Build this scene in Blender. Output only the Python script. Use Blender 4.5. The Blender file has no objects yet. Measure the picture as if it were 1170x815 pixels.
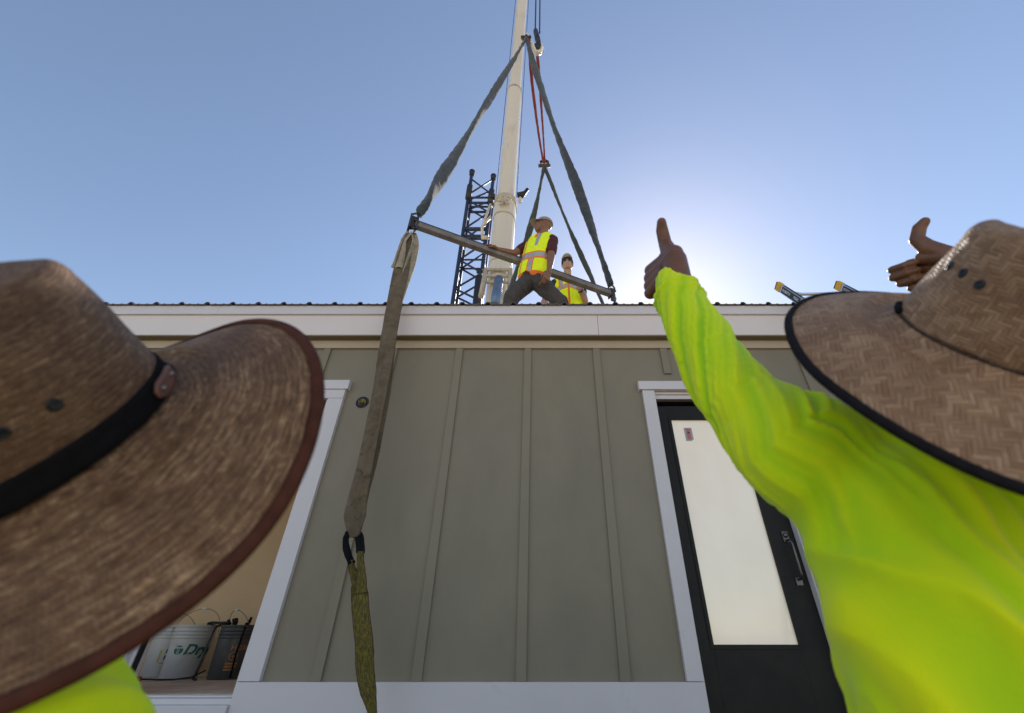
import bpy, bmesh, math, random
import numpy as np
from mathutils import Vector, Matrix, noise as mn
random.seed(7)
scn = bpy.context.scene
COL = scn.collection
R = math.radians

# ---------------------------------------------------------------- camera
F, PX, PY, TH = 476.0, 618.0, 407.5, R(33.74)
CT, ST = math.cos(TH), math.sin(TH)
CAM = Vector((0, 0, 1.30))
cam = bpy.data.cameras.new('camera')
cam.sensor_width = 36
cam.lens = F / 1170 * 36
cam.shift_x = -(PX - 585) / 1170
cam.clip_start = 0.02
cam.clip_end = 3000
cam.dof.use_dof = True
cam.dof.focus_distance = 4.6
cam.dof.aperture_fstop = 3.7
co = bpy.data.objects.new('camera', cam)
COL.objects.link(co)
co.location = CAM
co.rotation_euler = (R(90) + TH, 0, 0)
scn.camera = co


def at(px, py, Y):
    """world point on the vertical plane Y seen at a photo pixel"""
    x = (px - PX) / F
    u = (PY - py) / F
    d = Vector((x, CT - u * ST, ST + u * CT))
    return CAM + d * (Y / d.y)


def dp(px, py, dep):
    x = (px - PX) / F * dep
    u = (PY - py) / F * dep
    return CAM + Vector((x, dep * CT - u * ST, dep * ST + u * CT))


# ---------------------------------------------------------------- object helpers
def tag(o, label=None, cat=None, group=None, kind=None):
    if label: o['label'] = label
    if cat: o['category'] = cat
    if group: o['group'] = group
    if kind: o['kind'] = kind
    return o


def empty(name, loc=(0, 0, 0)):
    o = bpy.data.objects.new(name, None)
    COL.objects.link(o)
    o.location = loc
    o.empty_display_size = .1
    return o


def link(name, me, mats, parent=None, smooth=False):
    """link a world-space mesh, parented without moving it"""
    if not isinstance(mats, (list, tuple)): mats = [mats]
    me.name = name
    mi = [0] * len(me.polygons); me.polygons.foreach_get('material_index', mi)
    me.materials.clear()
    for m in mats: me.materials.append(m)
    me.polygons.foreach_set('material_index', mi if len(mats) > 1 else [0] * len(mi))
    o = bpy.data.objects.new(name, me)
    COL.objects.link(o)
    if parent is not None:
        o.parent = parent
        w = Vector((0, 0, 0))
        p = parent
        while p is not None:
            w += p.location
            p = p.parent
        o.location = -w
    if smooth:
        for p in me.polygons: p.use_smooth = True
    return o


def setorigin(o, p):
    p = Vector(p)
    o.data.transform(Matrix.Translation(-(p - o.location) if o.parent is None else -p))
    o.location = o.location + p
    return o


class MB:
    """collects shapes in one bmesh"""
    def __init__(s): s.bm = bmesh.new()

    def box(s, x0, x1, y0, y1, z0, z1, bev=0, mi=0, M=None):
        r = bmesh.ops.create_cube(s.bm, size=1)
        vs = r['verts']
        for v in vs:
            v.co = Vector(((x0 + x1) / 2 + v.co.x * (x1 - x0), (y0 + y1) / 2 + v.co.y * (y1 - y0), (z0 + z1) / 2 + v.co.z * (z1 - z0)))
        fs = set(f for v in vs for f in v.link_faces)
        if bev > 0:
            es = list(set(e for v in vs for e in v.link_edges))
            rr = bmesh.ops.bevel(s.bm, geom=es, offset=bev, segments=2, affect='EDGES', profile=.7)
            fs = set(rr['faces']) | set(f for f in fs if f.is_valid)
            vs = list(set(v for f in fs for v in f.verts))
        for f in fs: f.material_index = mi
        if M is not None:
            for v in vs: v.co = M @ v.co
        return s

    def tube(s, pts, rad, n=12, cap=True, mi=0, flat=1.0, twist=0.0, up=(0, 0, 1)):
        pts = [Vector(p) for p in pts]
        if not hasattr(rad, '__len__'): rad = [rad] * len(pts)
        rings = []
        for i, p in enumerate(pts):
            a = pts[max(0, i - 1)]; b = pts[min(len(pts) - 1, i + 1)]
            t = (b - a).normalized()
            u = Vector(up)
            if abs(t.dot(u)) > .95: u = Vector((1, 0, 0)) if abs(up[0]) < .9 else Vector((0, 1, 0))
            e1 = t.cross(u).normalized(); e2 = e1.cross(t).normalized()
            ring = []
            for k in range(n):
                an = 2 * math.pi * k / n
                q = Vector((math.cos(an), math.sin(an) * flat))
                tw = twist * i / max(1, len(pts) - 1)
                x = q.x * math.cos(tw) - q.y * math.sin(tw); y = q.x * math.sin(tw) + q.y * math.cos(tw)
                ring.append(s.bm.verts.new(p + (e1 * x + e2 * y) * rad[i]))
            rings.append(ring)
        for i in range(len(rings) - 1):
            for k in range(n):
                f = s.bm.faces.new((rings[i][k], rings[i][(k + 1) % n], rings[i + 1][(k + 1) % n], rings[i + 1][k]))
                f.material_index = mi; f.smooth = True
        if cap:
            f = s.bm.faces.new(rings[0][::-1]); f.material_index = mi
            f = s.bm.faces.new(rings[-1]); f.material_index = mi
        return s

    def rcone(s, p0, r0, p1, r1, n=20, m=6, fl=None):
        """capsule with two radii (closed)"""
        p0 = Vector(p0); p1 = Vector(p1)
        d = p1 - p0
        L = d.length
        if L < 1e-6: return s.ell(p0, (r0, r0, r0))
        t = d / L
        u = Vector((0, 0, 1)) if abs(t.z) < .9 else Vector((0, 1, 0))
        e1 = t.cross(u).normalized(); e2 = e1.cross(t)
        prof = []
        for k in range(1, m + 1):
            a = -math.pi / 2 + math.pi / 2 * k / m
            prof.append((r0 * math.sin(a), r0 * math.cos(a)))
        for k in range(0, m):
            a = math.pi / 2 * k / m
            prof.append((L + r1 * math.sin(a), r1 * math.cos(a)))
        bot = s.bm.verts.new(p0 - t * r0); top = s.bm.verts.new(p1 + t * r1)
        rings = []
        for (h, r) in prof:
            rings.append([s.bm.verts.new(p0 + t * h + (e1 * math.cos(2 * math.pi * k / n) + e2 * math.sin(2 * math.pi * k / n)) * r) for k in range(n)])
        for k in range(n):
            s.bm.faces.new((bot, rings[0][(k + 1) % n], rings[0][k]))
            s.bm.faces.new((top, rings[-1][k], rings[-1][(k + 1) % n]))
        for i in range(len(rings) - 1):
            for k in range(n):
                s.bm.faces.new((rings[i][k], rings[i][(k + 1) % n], rings[i + 1][(k + 1) % n], rings[i + 1][k]))
        return s

    def chain(s, pr):
        for a, b in zip(pr[:-1], pr[1:]): s.rcone(a[0], a[1], b[0], b[1])
        return s

    def ell(s, c, r, M=None, seg=24):
        rr = bmesh.ops.create_uvsphere(s.bm, u_segments=seg, v_segments=seg // 2 + 2, radius=1)
        for v in rr['verts']:
            q = Vector((v.co.x * r[0], v.co.y * r[1], v.co.z * r[2]))
            if M is not None: q = M @ q
            v.co = q + Vector(c)
        return s

    def lathe(s, prof, c, n=40, mi=0, M=None):
        """prof: (r,z) list, open"""
        c = Vector(c)
        rings = []
        for (r, z) in prof:
            rings.append([s.bm.verts.new((M or Matrix.Identity(3)) @ Vector((r * math.cos(2 * math.pi * k / n), r * math.sin(2 * math.pi * k / n), z)) + c) for k in range(n)])
        for i in range(len(rings) - 1):
            for k in range(n):
                f = s.bm.faces.new((rings[i][k], rings[i][(k + 1) % n], rings[i + 1][(k + 1) % n], rings[i + 1][k]))
                f.material_index = mi; f.smooth = True
        return s

    def poly(s, pts, mi=0):
        f = s.bm.faces.new([s.bm.verts.new(Vector(p)) for p in pts]); f.material_index = mi
        return s

    def mesh(s, recalc=True):
        if recalc: bmesh.ops.recalc_face_normals(s.bm, faces=s.bm.faces)
        me = bpy.data.meshes.new('m')
        s.bm.to_mesh(me); s.bm.free()
        return me

    def build(s, name, mats, parent=None, smooth=False):
        return link(name, s.mesh(), mats, parent, smooth)


def voxel(mb, size, smooth=4, fac=.5):
    """union of closed shapes as one organic surface"""
    me = mb.mesh()
    o = bpy.data.objects.new('tmp', me); COL.objects.link(o)
    m = o.modifiers.new('r', 'REMESH'); m.mode = 'VOXEL'; m.voxel_size = size; m.adaptivity = 0
    if smooth:
        m2 = o.modifiers.new('s', 'SMOOTH'); m2.iterations = smooth; m2.factor = fac
    dg = bpy.context.evaluated_depsgraph_get()
    ev = o.evaluated_get(dg)
    out = bpy.data.meshes.new_from_object(ev)
    bpy.data.objects.remove(o)
    for p in out.polygons: p.use_smooth = True
    return out


def join_meshes(ms):
    bm = bmesh.new()
    for m in ms: bm.from_mesh(m)
    me = bpy.data.meshes.new('j'); bm.to_mesh(me); bm.free()
    for p in me.polygons: p.use_smooth = True
    return me


def displace(me, fn):
    me.update()
    n = len(me.vertices)
    nor = np.zeros(n * 3); me.vertex_normals.foreach_get('vector', nor)
    nor = nor.reshape(-1, 3)
    c = np.zeros(n * 3); me.vertices.foreach_get('co', c); c = c.reshape(-1, 3)
    for i in range(n):
        h = fn(Vector(c[i]), Vector(nor[i]))
        c[i] += nor[i] * h
    me.vertices.foreach_set('co', c.reshape(-1)); me.update()
    return me


# ---------------------------------------------------------------- materials
class NT:
    def __init__(s, name):
        s.m = bpy.data.materials.new(name); s.m.use_nodes = True
        s.t = s.m.node_tree; s.n = s.t.nodes; s.b = s.n['Principled BSDF']; s.l = s.t.links

    def new(s, ty, **kw):
        n = s.n.new(ty)
        for k, v in kw.items(): setattr(n, k, v)
        return n

    def put(s, sock, v):
        if isinstance(v, bpy.types.NodeSocket): s.l.new(v, sock)
        elif v is not None: sock.default_value = v

    def M(s, op, a, b=None, c=None):
        n = s.new('ShaderNodeMath', operation=op)
        s.put(n.inputs[0], a); s.put(n.inputs[1], b); s.put(n.inputs[2], c)
        return n.outputs[0]

    def noise(s, vec, scale, detail=4, rough=.55, dist=0):
        n = s.new('ShaderNodeTexNoise'); s.put(n.inputs['Vector'], vec)
        n.inputs['Scale'].default_value = scale; n.inputs['Detail'].default_value = detail
        n.inputs['Roughness'].default_value = rough; n.inputs['Distortion'].default_value = dist
        return n.outputs[0]

    def mapping(s, vec, scale=(1, 1, 1), rot=(0, 0, 0)):
        n = s.new('ShaderNodeMapping'); s.put(n.inputs['Vector'], vec)
        n.inputs['Scale'].default_value = scale; n.inputs['Rotation'].default_value = rot
        return n.outputs[0]

    def obj(s): return s.new('ShaderNodeTexCoord').outputs['Object']
    def uv(s): return s.new('ShaderNodeTexCoord').outputs['UV']

    def ramp(s, f, stops):
        n = s.new('ShaderNodeValToRGB'); s.put(n.inputs[0], f)
        e = n.color_ramp.elements
        while len(e) < len(stops): e.new(.5)
        for i, (p, c) in enumerate(stops):
            e[i].position = p; e[i].color = tuple(c) + (1,) if len(c) == 3 else c
        return n.outputs[0]

    def mix(s, f, a, b, bt='MIX'):
        n = s.new('ShaderNodeMix', data_type='RGBA', blend_type=bt)
        s.put(n.inputs[0], f)
        s.put(n.inputs[6], a if isinstance(a, bpy.types.NodeSocket) else tuple(a) + (1,))
        s.put(n.inputs[7], b if isinstance(b, bpy.types.NodeSocket) else tuple(b) + (1,))
        return n.outputs[2]

    def bump(s, h, strength=.3, dist=.002, prev=None):
        n = s.new('ShaderNodeBump'); s.put(n.inputs['Height'], h)
        n.inputs['Strength'].default_value = strength; n.inputs['Distance'].default_value = dist
        if prev is not None: s.put(n.inputs['Normal'], prev)
        s.l.new(n.outputs[0], s.b.inputs['Normal'])
        return n.outputs[0]

    def col(s, c): s.put(s.b.inputs['Base Color'], c if isinstance(c, bpy.types.NodeSocket) else tuple(c) + (1,)); return s
    def rough(s, v): s.put(s.b.inputs['Roughness'], v); return s


def mat(name, c, rough=.6, var=.12, scale=6, metal=0, bump=.15, bscale=120, bdist=.001, dirt=None, dscale=2.5, stretch=(1, 1, 1), dlo=.5, dhi=.8, spec=None):
    t = NT(name)
    ob = t.mapping(t.obj(), stretch)
    lo = [x * (1 - var) for x in c]; hi = [min(1, x * (1 + var)) for x in c]
    cc = t.ramp(t.noise(ob, scale, 6, .6), [(.3, lo), (.7, hi)])
    if dirt:
        cc = t.mix(t.ramp(t.noise(ob, dscale, 8, .65, .4), [(dlo, (0, 0, 0)), (dhi, (1, 1, 1))]), cc, dirt)
    t.col(cc)
    t.rough(t.ramp(t.noise(ob, scale * 3, 4), [(.2, (rough * .85,) * 3), (.8, (min(1, rough * 1.15),) * 3)]))
    t.b.inputs['Metallic'].default_value = metal
    if spec is not None: t.b.inputs['Specular IOR Level'].default_value = spec
    if bump: t.bump(t.noise(ob, bscale, 4), bump, bdist)
    return t.m


WHITE = mat('white_painted_trim', (.70, .64, .63), .5, .03, 3, bump=.25, bscale=160, bdist=.0006, dirt=(.52, .48, .45), dscale=3, dlo=.62, dhi=.85)
FASC = mat('fascia_paint', (.80, .70, .64), .45, .02, 2, bump=.12, bscale=90, bdist=.0005, dirt=(.6, .52, .46), dscale=2.2, dlo=.6, dhi=.95)
SIDING = mat('sage_siding_paint', (.262, .218, .148), .62, .05, 2.2, bump=.35, bscale=70, bdist=.0008, dirt=(.19, .165, .12), dscale=1.6, stretch=(1, 1, .5), dlo=.45, dhi=.9)
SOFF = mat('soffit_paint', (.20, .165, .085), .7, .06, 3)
FRIEZE = mat('frieze_paint', (.50, .40, .29), .6, .04, 4, bump=.15)
ROOFM = mat('brown_metal_roof', (.16, .14, .125), .42, .1, 4, metal=.35, bump=.05)
TANW = mat('tan_interior_paint', (.66, .46, .26), .8, .05, 2, bump=.2, bscale=200, bdist=.0005)
FLOORM = mat('plywood_subfloor', (.86, .66, .48), .85, .18, 9, bump=.3, bscale=60, dirt=(.55, .40, .28), dscale=5, dlo=.42, dhi=.75)
DOORM = mat('black_door_paint', (.014, .012, .010), .5, .15, 5, bump=.06, bscale=180, bdist=.0004, spec=.25)
GASK = mat('black_rubber', (.012, .012, .012), .5, .1, 9)
CHROME = mat('brushed_nickel', (.15, .14, .13), .4, .05, 9, metal=1, bump=.02)
STEEL = mat('galvanised_steel', (.24, .21, .18), .65, .3, 14, metal=.2, bump=.2, bscale=60, dirt=(.14, .09, .06), dscale=9)
DSTEEL = mat('dark_painted_steel', (.045, .05, .06), .5, .3, 12, metal=.2, bump=.15, dirt=(.11, .075, .05), dscale=14)
SHACK = mat('rusty_shackle_steel', (.10, .065, .045), .5, .35, 40, metal=.6, bump=.3)
CREAM = mat('cream_crane_paint', (.68, .60, .48), .42, .05, .6, bump=.05, dirt=(.36, .30, .22), dscale=.9, stretch=(1, 1, .25), dlo=.55, dhi=.85)
CREAMD = mat('cream_crane_trim', (.52, .44, .32), .5, .1, 2, dirt=(.2, .16, .12), dscale=3)
NAVY = mat('navy_lattice_paint', (.012, .022, .06), .45, .25, 3, bump=.1, dirt=(.04, .04, .05))
BLUEG = mat('hydraulic_steel', (.14, .20, .30), .35, .1, 3, metal=.4)
BLACKP = mat('black_machine_paint', (.015, .014, .014), .45, .2, 6)
CABLE = mat('wire_rope', (.05, .055, .07), .5, .2, 30, metal=.6)


def sling_mat(name, c, d, sc=1.0):
    t = NT(name)
    ob = t.obj()
    a = t.noise(ob, 14 * sc, 8, .7, .6)
    cc = t.ramp(a, [(.28, [x * .55 for x in c]), (.5, c), (.72, [x * 1.35 for x in c])])
    cc = t.mix(t.ramp(t.noise(ob, 30 * sc, 6, .7, 1.), [(.56, (0, 0, 0)), (.68, (1, 1, 1))]), cc, d)
    t.col(cc); t.rough(.9)
    b = t.bump(t.noise(ob, 22 * sc, 8, .75, .5), .8, .012)
    w = t.noise(t.mapping(ob, (1, 1, .2)), 420, 2)
    t.bump(w, .35, .002, b)
    t.b.inputs['Sheen Weight'].default_value = .25
    return t.m


SLBLUE = sling_mat('dirty_blue_sling', (.034, .044, .050), (.12, .08, .045))
SLGREEN = sling_mat('dirty_green_sling', (.048, .058, .044), (.10, .085, .055))
SLRED = sling_mat('red_sling', (.23, .032, .018), (.10, .03, .02))
SLGREY = sling_mat('dirty_grey_sling', (.135, .095, .052), (.050, .036, .022), .7)
SLTOP = sling_mat('pale_worn_sling', (.36, .30, .20), (.16, .13, .10))


def web_mat():
    t = NT('yellow_webbing')
    uv = t.uv()
    sx = t.new('ShaderNodeSeparateXYZ'); t.l.new(uv, sx.inputs[0])
    u, v = sx.outputs[0], sx.outputs[1]
    fine = t.M('ABSOLUTE', t.M('SINE', t.M('MULTIPLY', u, 75)))
    wv = t.M('ABSOLUTE', t.M('SINE', t.M('ADD', t.M('MULTIPLY', v, 330), t.M('MULTIPLY', u, 40))))
    cc = t.ramp(t.noise(t.mapping(uv, (3, 9, 1)), 4, 8, .75, .5), [(.28, (.022, .018, .010)), (.48, (.11, .085, .015)), (.60, (.30, .22, .018)), (.75, (.07, .055, .02))])
    cc = t.mix(t.M('MULTIPLY', t.M('SUBTRACT', 1, fine), .6), cc, (.05, .045, .02))
    ed = t.M('GREATER_THAN', t.M('ABSOLUTE', t.M('SUBTRACT', u, .5)), .46)
    cc = t.mix(ed, cc, (.09, .03, .015))
    t.col(cc); t.rough(.85)
    t.bump(t.M('ADD', fine, wv), .5, .002)
    return t.m


YWEB = web_mat()
BWEB = mat('black_webbing', (.009, .009, .010), .9, .3, 60, bump=.5, bscale=300, spec=.15)


def skin(name, c):
    t = NT(name)
    ob = t.obj()
    cc = t.ramp(t.noise(ob, 28, 5), [(.3, [x * .78 for x in c]), (.55, c), (.8, [min(1, x * 1.25) for x in c])])
    t.col(cc)
    t.rough(.48)
    t.b.inputs['Subsurface Weight'].default_value = .08
    t.b.inputs['Subsurface Radius'].default_value = (.006, .003, .0015)
    b = t.bump(t.noise(ob, 90, 6, .6), .35, .0015)
    vor = t.new('ShaderNodeTexVoronoi'); t.l.new(ob, vor.inputs['Vector']); vor.inputs['Scale'].default_value = 520
    t.bump(vor.outputs['Distance'], .25, .0005, b)
    return t.m


SK_DARK = skin('dark_brown_skin', (.175, .072, .036))
SK_TAN = skin('tan_brown_skin', (.27, .125, .070))
SK_LIGHT = skin('light_skin', (.55, .32, .22))
HAIRM = mat('dark_brown_hair', (.035, .018, .010), .7, .4, 90, bump=.7, bscale=260, bdist=.003)


def lime_mat():
    t = NT('lime_jersey_fabric')
    ob = t.obj()
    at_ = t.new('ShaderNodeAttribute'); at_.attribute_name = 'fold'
    cc = t.ramp(t.M('ADD', t.M('MULTIPLY', t.noise(ob, 5, 4, .55, .4), .5), t.M('MULTIPLY', at_.outputs['Fac'], .5)), [(.30, (.30, .57, .010)), (.47, (.52, .74, .010)), (.68, (.80, .84, .008))])  # colour runs green in fold valleys to yellow on crests: painted fold shading
    t.col(cc); t.rough(.85)
    t.b.inputs['Sheen Weight'].default_value = .2
    t.b.inputs['Emission Color'].default_value = (.50, .80, .0, 1)
    t.b.inputs['Emission Strength'].default_value = .085  # slight glow added to lift the cloth, standing in for fluorescence
    t.b.inputs['Specular IOR Level'].default_value = .2
    b = t.bump(t.noise(t.mapping(ob, (1, 1, .6)), 20, 5, .55, .6), .22, .005)
    t.bump(t.noise(t.mapping(ob, (1, 1, .5)), 480, 2), .5, .0012, b)
    tr = t.new('ShaderNodeBsdfTranslucent'); tr.inputs['Color'].default_value = (.55, .85, .01, 1)
    mx = t.new('ShaderNodeMixShader'); mx.inputs[0].default_value = .10
    out = t.n['Material Output']
    t.l.new(t.b.outputs[0], mx.inputs[1]); t.l.new(tr.outputs[0], mx.inputs[2]); t.l.new(mx.outputs[0], out.inputs[0])
    return t.m


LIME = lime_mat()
DENIM = mat('dark_denim', (.03, .04, .07), .85, .2, 20, bump=.4, bscale=400)
TROUS = mat('charcoal_trousers', (.075, .062, .055), .85, .18, 14, bump=.5, bscale=40, bdist=.01)
BOOTM = mat('brown_boot_leather', (.07, .045, .03), .6, .2, 20)
MAROON = mat('maroon_tee', (.085, .016, .022), .85, .2, 18, bump=.5, bscale=40, bdist=.008)
GREYT = mat('dark_grey_tee', (.03, .03, .035), .85, .2, 20)
CAPT = mat('taupe_cap', (.36, .29, .23), .8, .12, 30, bump=.3, bscale=200)
CAPW = mat('white_cap', (.72, .72, .72), .8, .05, 30, bump=.3, bscale=200)


def vest_mat(name, c, e):
    t = NT(name)
    ob = t.obj()
    t.col(t.ramp(t.noise(ob, 12, 4), [(.3, [x * .8 for x in c]), (.7, c)])); t.rough(.8)
    t.b.inputs['Emission Color'].default_value = tuple(c) + (1,)
    t.b.inputs['Emission Strength'].default_value = e
    t.bump(t.noise(ob, 18, 5, .6, .8), .6, .012)
    return t.m


VY = vest_mat('vest_yellow_mesh', (.80, .95, .01), .16)
VO = vest_mat('vest_orange_trim', (.95, .20, .03), .10)
VS = mat('vest_silver_tape', (.48, .46, .42), .45, .1, 30, metal=.2)


def weave_mat(name, w, ca, cb, cdark, kind):
    """plaited straw: u,v in metres"""
    t = NT(name)
    uv = t.uv()
    # irregular strips
    ns = t.new('ShaderNodeTexNoise'); t.l.new(uv, ns.inputs['Vector']); ns.inputs['Scale'].default_value = 22; ns.inputs['Detail'].default_value = 3
    dv = t.new('ShaderNodeVectorMath', operation='MULTIPLY_ADD')
    t.l.new(ns.outputs['Color'], dv.inputs[0]); dv.inputs[1].default_value = (.009, .009, 0)
    t.l.new(uv, dv.inputs[2])
    sx = t.new('ShaderNodeSeparateXYZ'); t.l.new(dv.outputs[0], sx.inputs[0])
    if kind == 'twill':
        u = t.M('DIVIDE', sx.outputs[0], w); v = t.M('DIVIDE', sx.outputs[1], w)
        i = t.M('FLOOR', u); j = t.M('FLOOR', v)
        jj = t.M('PINGPONG', t.M('ADD', j, 600), 11)
        m = t.M('MODULO', t.M('ADD', t.M('ADD', i, jj), 600), 6)
        over = t.M('LESS_THAN', m, 2.5)
        fu = t.M('FRACT', u); fv = t.M('FRACT', v)
        hu = t.M('SINE', t.M('MULTIPLY', fu, math.pi)); hv = t.M('SINE', t.M('MULTIPLY', fv, math.pi))
        # end tuck of each float
        endu = t.M('FRACT', t.M('DIVIDE', t.M('ADD', t.M('ADD', t.M('SUBTRACT', u, fu), jj), 600), 3))
        h = t.M('ADD', t.M('MULTIPLY', over, hu), t.M('MULTIPLY', t.M('SUBTRACT', 1, over), hv))
        wn = t.new('ShaderNodeTexWhiteNoise', noise_dimensions='3D')
        cx = t.new('ShaderNodeCombineXYZ')
        q1 = t.M('FLOOR', t.M('DIVIDE', t.M('ADD', t.M('ADD', i, jj), 600), 3))
        t.l.new(t.M('ADD', t.M('MULTIPLY', over, i), t.M('MULTIPLY', t.M('SUBTRACT', 1, over), j)), cx.inputs[0])
        t.l.new(t.M('MULTIPLY', q1, 1.0), cx.inputs[1]); t.l.new(over, cx.inputs[2])
        t.l.new(cx.outputs[0], wn.inputs['Vector'])
        rnd = wn.outputs['Value']
        # fibre noise along each strip
        f1 = t.noise(t.mapping(uv, (900, 60, 1)), 1, 2); f2 = t.noise(t.mapping(uv, (60, 900, 1)), 1, 2)
        fib = t.M('ADD', t.M('MULTIPLY', over, f1), t.M('MULTIPLY', t.M('SUBTRACT', 1, over), f2))
        ovs = t.M('MULTIPLY_ADD', over, .22, .0)
    else:
        u = sx.outputs[0]; v = sx.outputs[1]
        ring = t.M('DIVIDE', v, w)
        i = t.M('FLOOR', ring); fr = t.M('FRACT', ring)
        odd = t.M('SUBTRACT', t.M('MULTIPLY', t.M('MODULO', t.M('ADD', i, 400), 2), 2), 1)
        diag = t.M('ADD', t.M('DIVIDE', u, w * .55), t.M('MULTIPLY', odd, t.M('MULTIPLY', fr, .9)))
        fu = t.M('FRACT', diag)
        h = t.M('MULTIPLY', t.M('SINE', t.M('MULTIPLY', fu, math.pi)), t.M('POWER', t.M('SINE', t.M('MULTIPLY', fr, math.pi)), .5))
        wn = t.new('ShaderNodeTexWhiteNoise', noise_dimensions='3D')
        cx = t.new('ShaderNodeCombineXYZ'); t.l.new(t.M('FLOOR', diag), cx.inputs[0]); t.l.new(i, cx.inputs[1])
        t.l.new(cx.outputs[0], wn.inputs['Vector']); rnd = wn.outputs['Value']
        fib = t.noise(t.mapping(uv, (70, 700, 1)), 1, 3)
        ovs = .08
    base = t.ramp(rnd, [(0, ca), (.55, [(a + b) / 2 for a, b in zip(ca, cb)]), (1, cb)])
    ob = t.obj()
    blot = t.ramp(t.noise(ob, 16, 6, .6, .5), [(.35, (0, 0, 0)), (.72, (1, 1, 1))])
    base = t.mix(t.M('MULTIPLY', blot, .55 if kind == 'twill' else .85), base, cdark)
    base = t.mix(t.ramp(fib, [(.35, (1, 1, 1)), (.65, (0, 0, 0))]), base, [x * .75 for x in cdark]) if kind != 'twill' else t.mix(t.M('MULTIPLY', t.ramp(fib, [(.35, (1, 1, 1)), (.6, (0, 0, 0))]), .45), base, cdark)
    if kind != 'twill':
        wr = t.new('ShaderNodeTexWhiteNoise', noise_dimensions='1D'); t.l.new(i, wr.inputs['W'])
        base = t.mix(t.M('MULTIPLY', wr.outputs['Value'], .45), base, cdark)
        base = t.mix(t.M('MULTIPLY', t.M('POWER', t.M('ABSOLUTE', t.M('SUBTRACT', t.M('MULTIPLY', fr, 2), 1)), 4), .35), base, [x * .5 for x in cdark])
    gap = t.ramp(h, [(.0, (.46, .46, .46)), (.4, (1, 1, 1))]) if kind == 'twill' else t.ramp(h, [(.0, (.62, .62, .62)), (.4, (1, 1, 1))])
    base = t.mix(1.0, base, gap, 'MULTIPLY')
    t.col(base); t.rough(.62)
    t.b.inputs['Specular IOR Level'].default_value = .3
    t.bump(t.M('ADD', h, t.M('MULTIPLY', t.M('ADD', fib, ovs), .35)), .8, .0011 if kind == 'twill' else .0008)
    return t.m


STRAW_R = weave_mat('plaited_palm_straw', .0041, (.32, .175, .092), (.54, .335, .195), (.17, .085, .042), 'twill')
STRAW_L = weave_mat('braided_brown_straw', .0052, (.40, .22, .10), (.66, .42, .225), (.12, .050, .022), 'braid')
BIND_BR = mat('brown_leather_binding', (.085, .028, .016), .75, .25, 60, bump=.3, bscale=400, bdist=.0008, spec=.15)
BIND_BK = mat('black_cloth_binding', (.014, .012, .014), .9, .2, 90, bump=.5, bscale=500, bdist=.0008, spec=.12)
BANDM = mat('black_hatband', (.009, .008, .008), .95, .2, 80, bump=.4, bscale=300, spec=.1)
LEATH = mat('tan_leather_tab', (.19, .085, .055), .5, .2, 60, bump=.3, bscale=200)
STUD = mat('steel_stud', (.3, .3, .28), .3, .1, 20, metal=1)
EYEL = mat('black_eyelet', (.006, .006, .007), .4, .1, 20)

# ---------------------------------------------------------------- world, sun
SUN = Vector((.275, .729, .6266)).normalized()
EL = math.asin(SUN.z); AZ = math.atan2(SUN.x, SUN.y)
w = bpy.data.worlds.new('World'); scn.world = w; w.use_nodes = True
nt = w.node_tree
sky = nt.nodes.new('ShaderNodeTexSky'); sky.sky_type = 'NISHITA'; sky.sun_disc = False
sky.sun_elevation = EL; sky.sun_rotation = AZ
sky.altitude = 500; sky.air_density = 1.0; sky.dust_density = .30; sky.ozone_density = 1.2
bg = nt.nodes['Background']; bg.inputs[1].default_value = .15
gm = nt.nodes.new('ShaderNodeMix'); gm.data_type = 'RGBA'; gm.blend_type = 'MULTIPLY'; gm.inputs[0].default_value = 1
nt.links.new(sky.outputs[0], gm.inputs[6]); gm.inputs[7].default_value = (1.56, 1.42, 1.31, 1)
nt.links.new(gm.outputs[2], bg.inputs[0])
sl = bpy.data.lights.new('sun', 'SUN'); sl.energy = 5.0; sl.angle = R(.53); sl.color = (1, .93, .82)
so = bpy.data.objects.new('sun', sl); COL.objects.link(so)
so.rotation_euler = (-SUN).to_track_quat('-Z', 'Y').to_euler(); so.location = SUN * 60

scn.view_settings.view_transform = 'Standard'; scn.view_settings.look = 'None'
scn.view_settings.exposure = 0; scn.view_settings.gamma = 1

# ---------------------------------------------------------------- ground
g = MB()
g.box(-600, 600, -600, 600, -1, 0)
GR = mat('packed_pale_gravel', (.66, .53, .38), .95, .15, .6, bump=.5, bscale=30, bdist=.01, dirt=(.50, .40, .28), dscale=.3)
tag(g.build('ground', GR), kind='structure')
PADM = mat('bounce_cut_dark', (.10, .085, .07), .92, .2, 3, bump=.6, bscale=60, bdist=.004, dirt=(.16, .14, .11), dscale=.8)
g = MB(); g.box(-14, 14, -.9, 14, .001, .012); tag(g.build('bounce_cut_pad', PADM), kind='structure')  # unseen dark pad added to weaken light bounced up onto the wall base

# ---------------------------------------------------------------- the modular building
D = 3.12                                   # wall plane
def Wz(y, Y=D): return at(PX, y, Y).z
def Wx(x, y, Y=D): return at(x, y, Y).x

bld = tag(empty('modular_building', (0, D, 0)), 'sage green board and batten modular building with white trim and a ribbed metal roof', 'building')
FL = 1.0                                   # floor level
XL, XR, YB = -8.6, 8.2, 9.6
zsoff = Wz(391)
ztrim = Wz(779)                            # top of the base board
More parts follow.
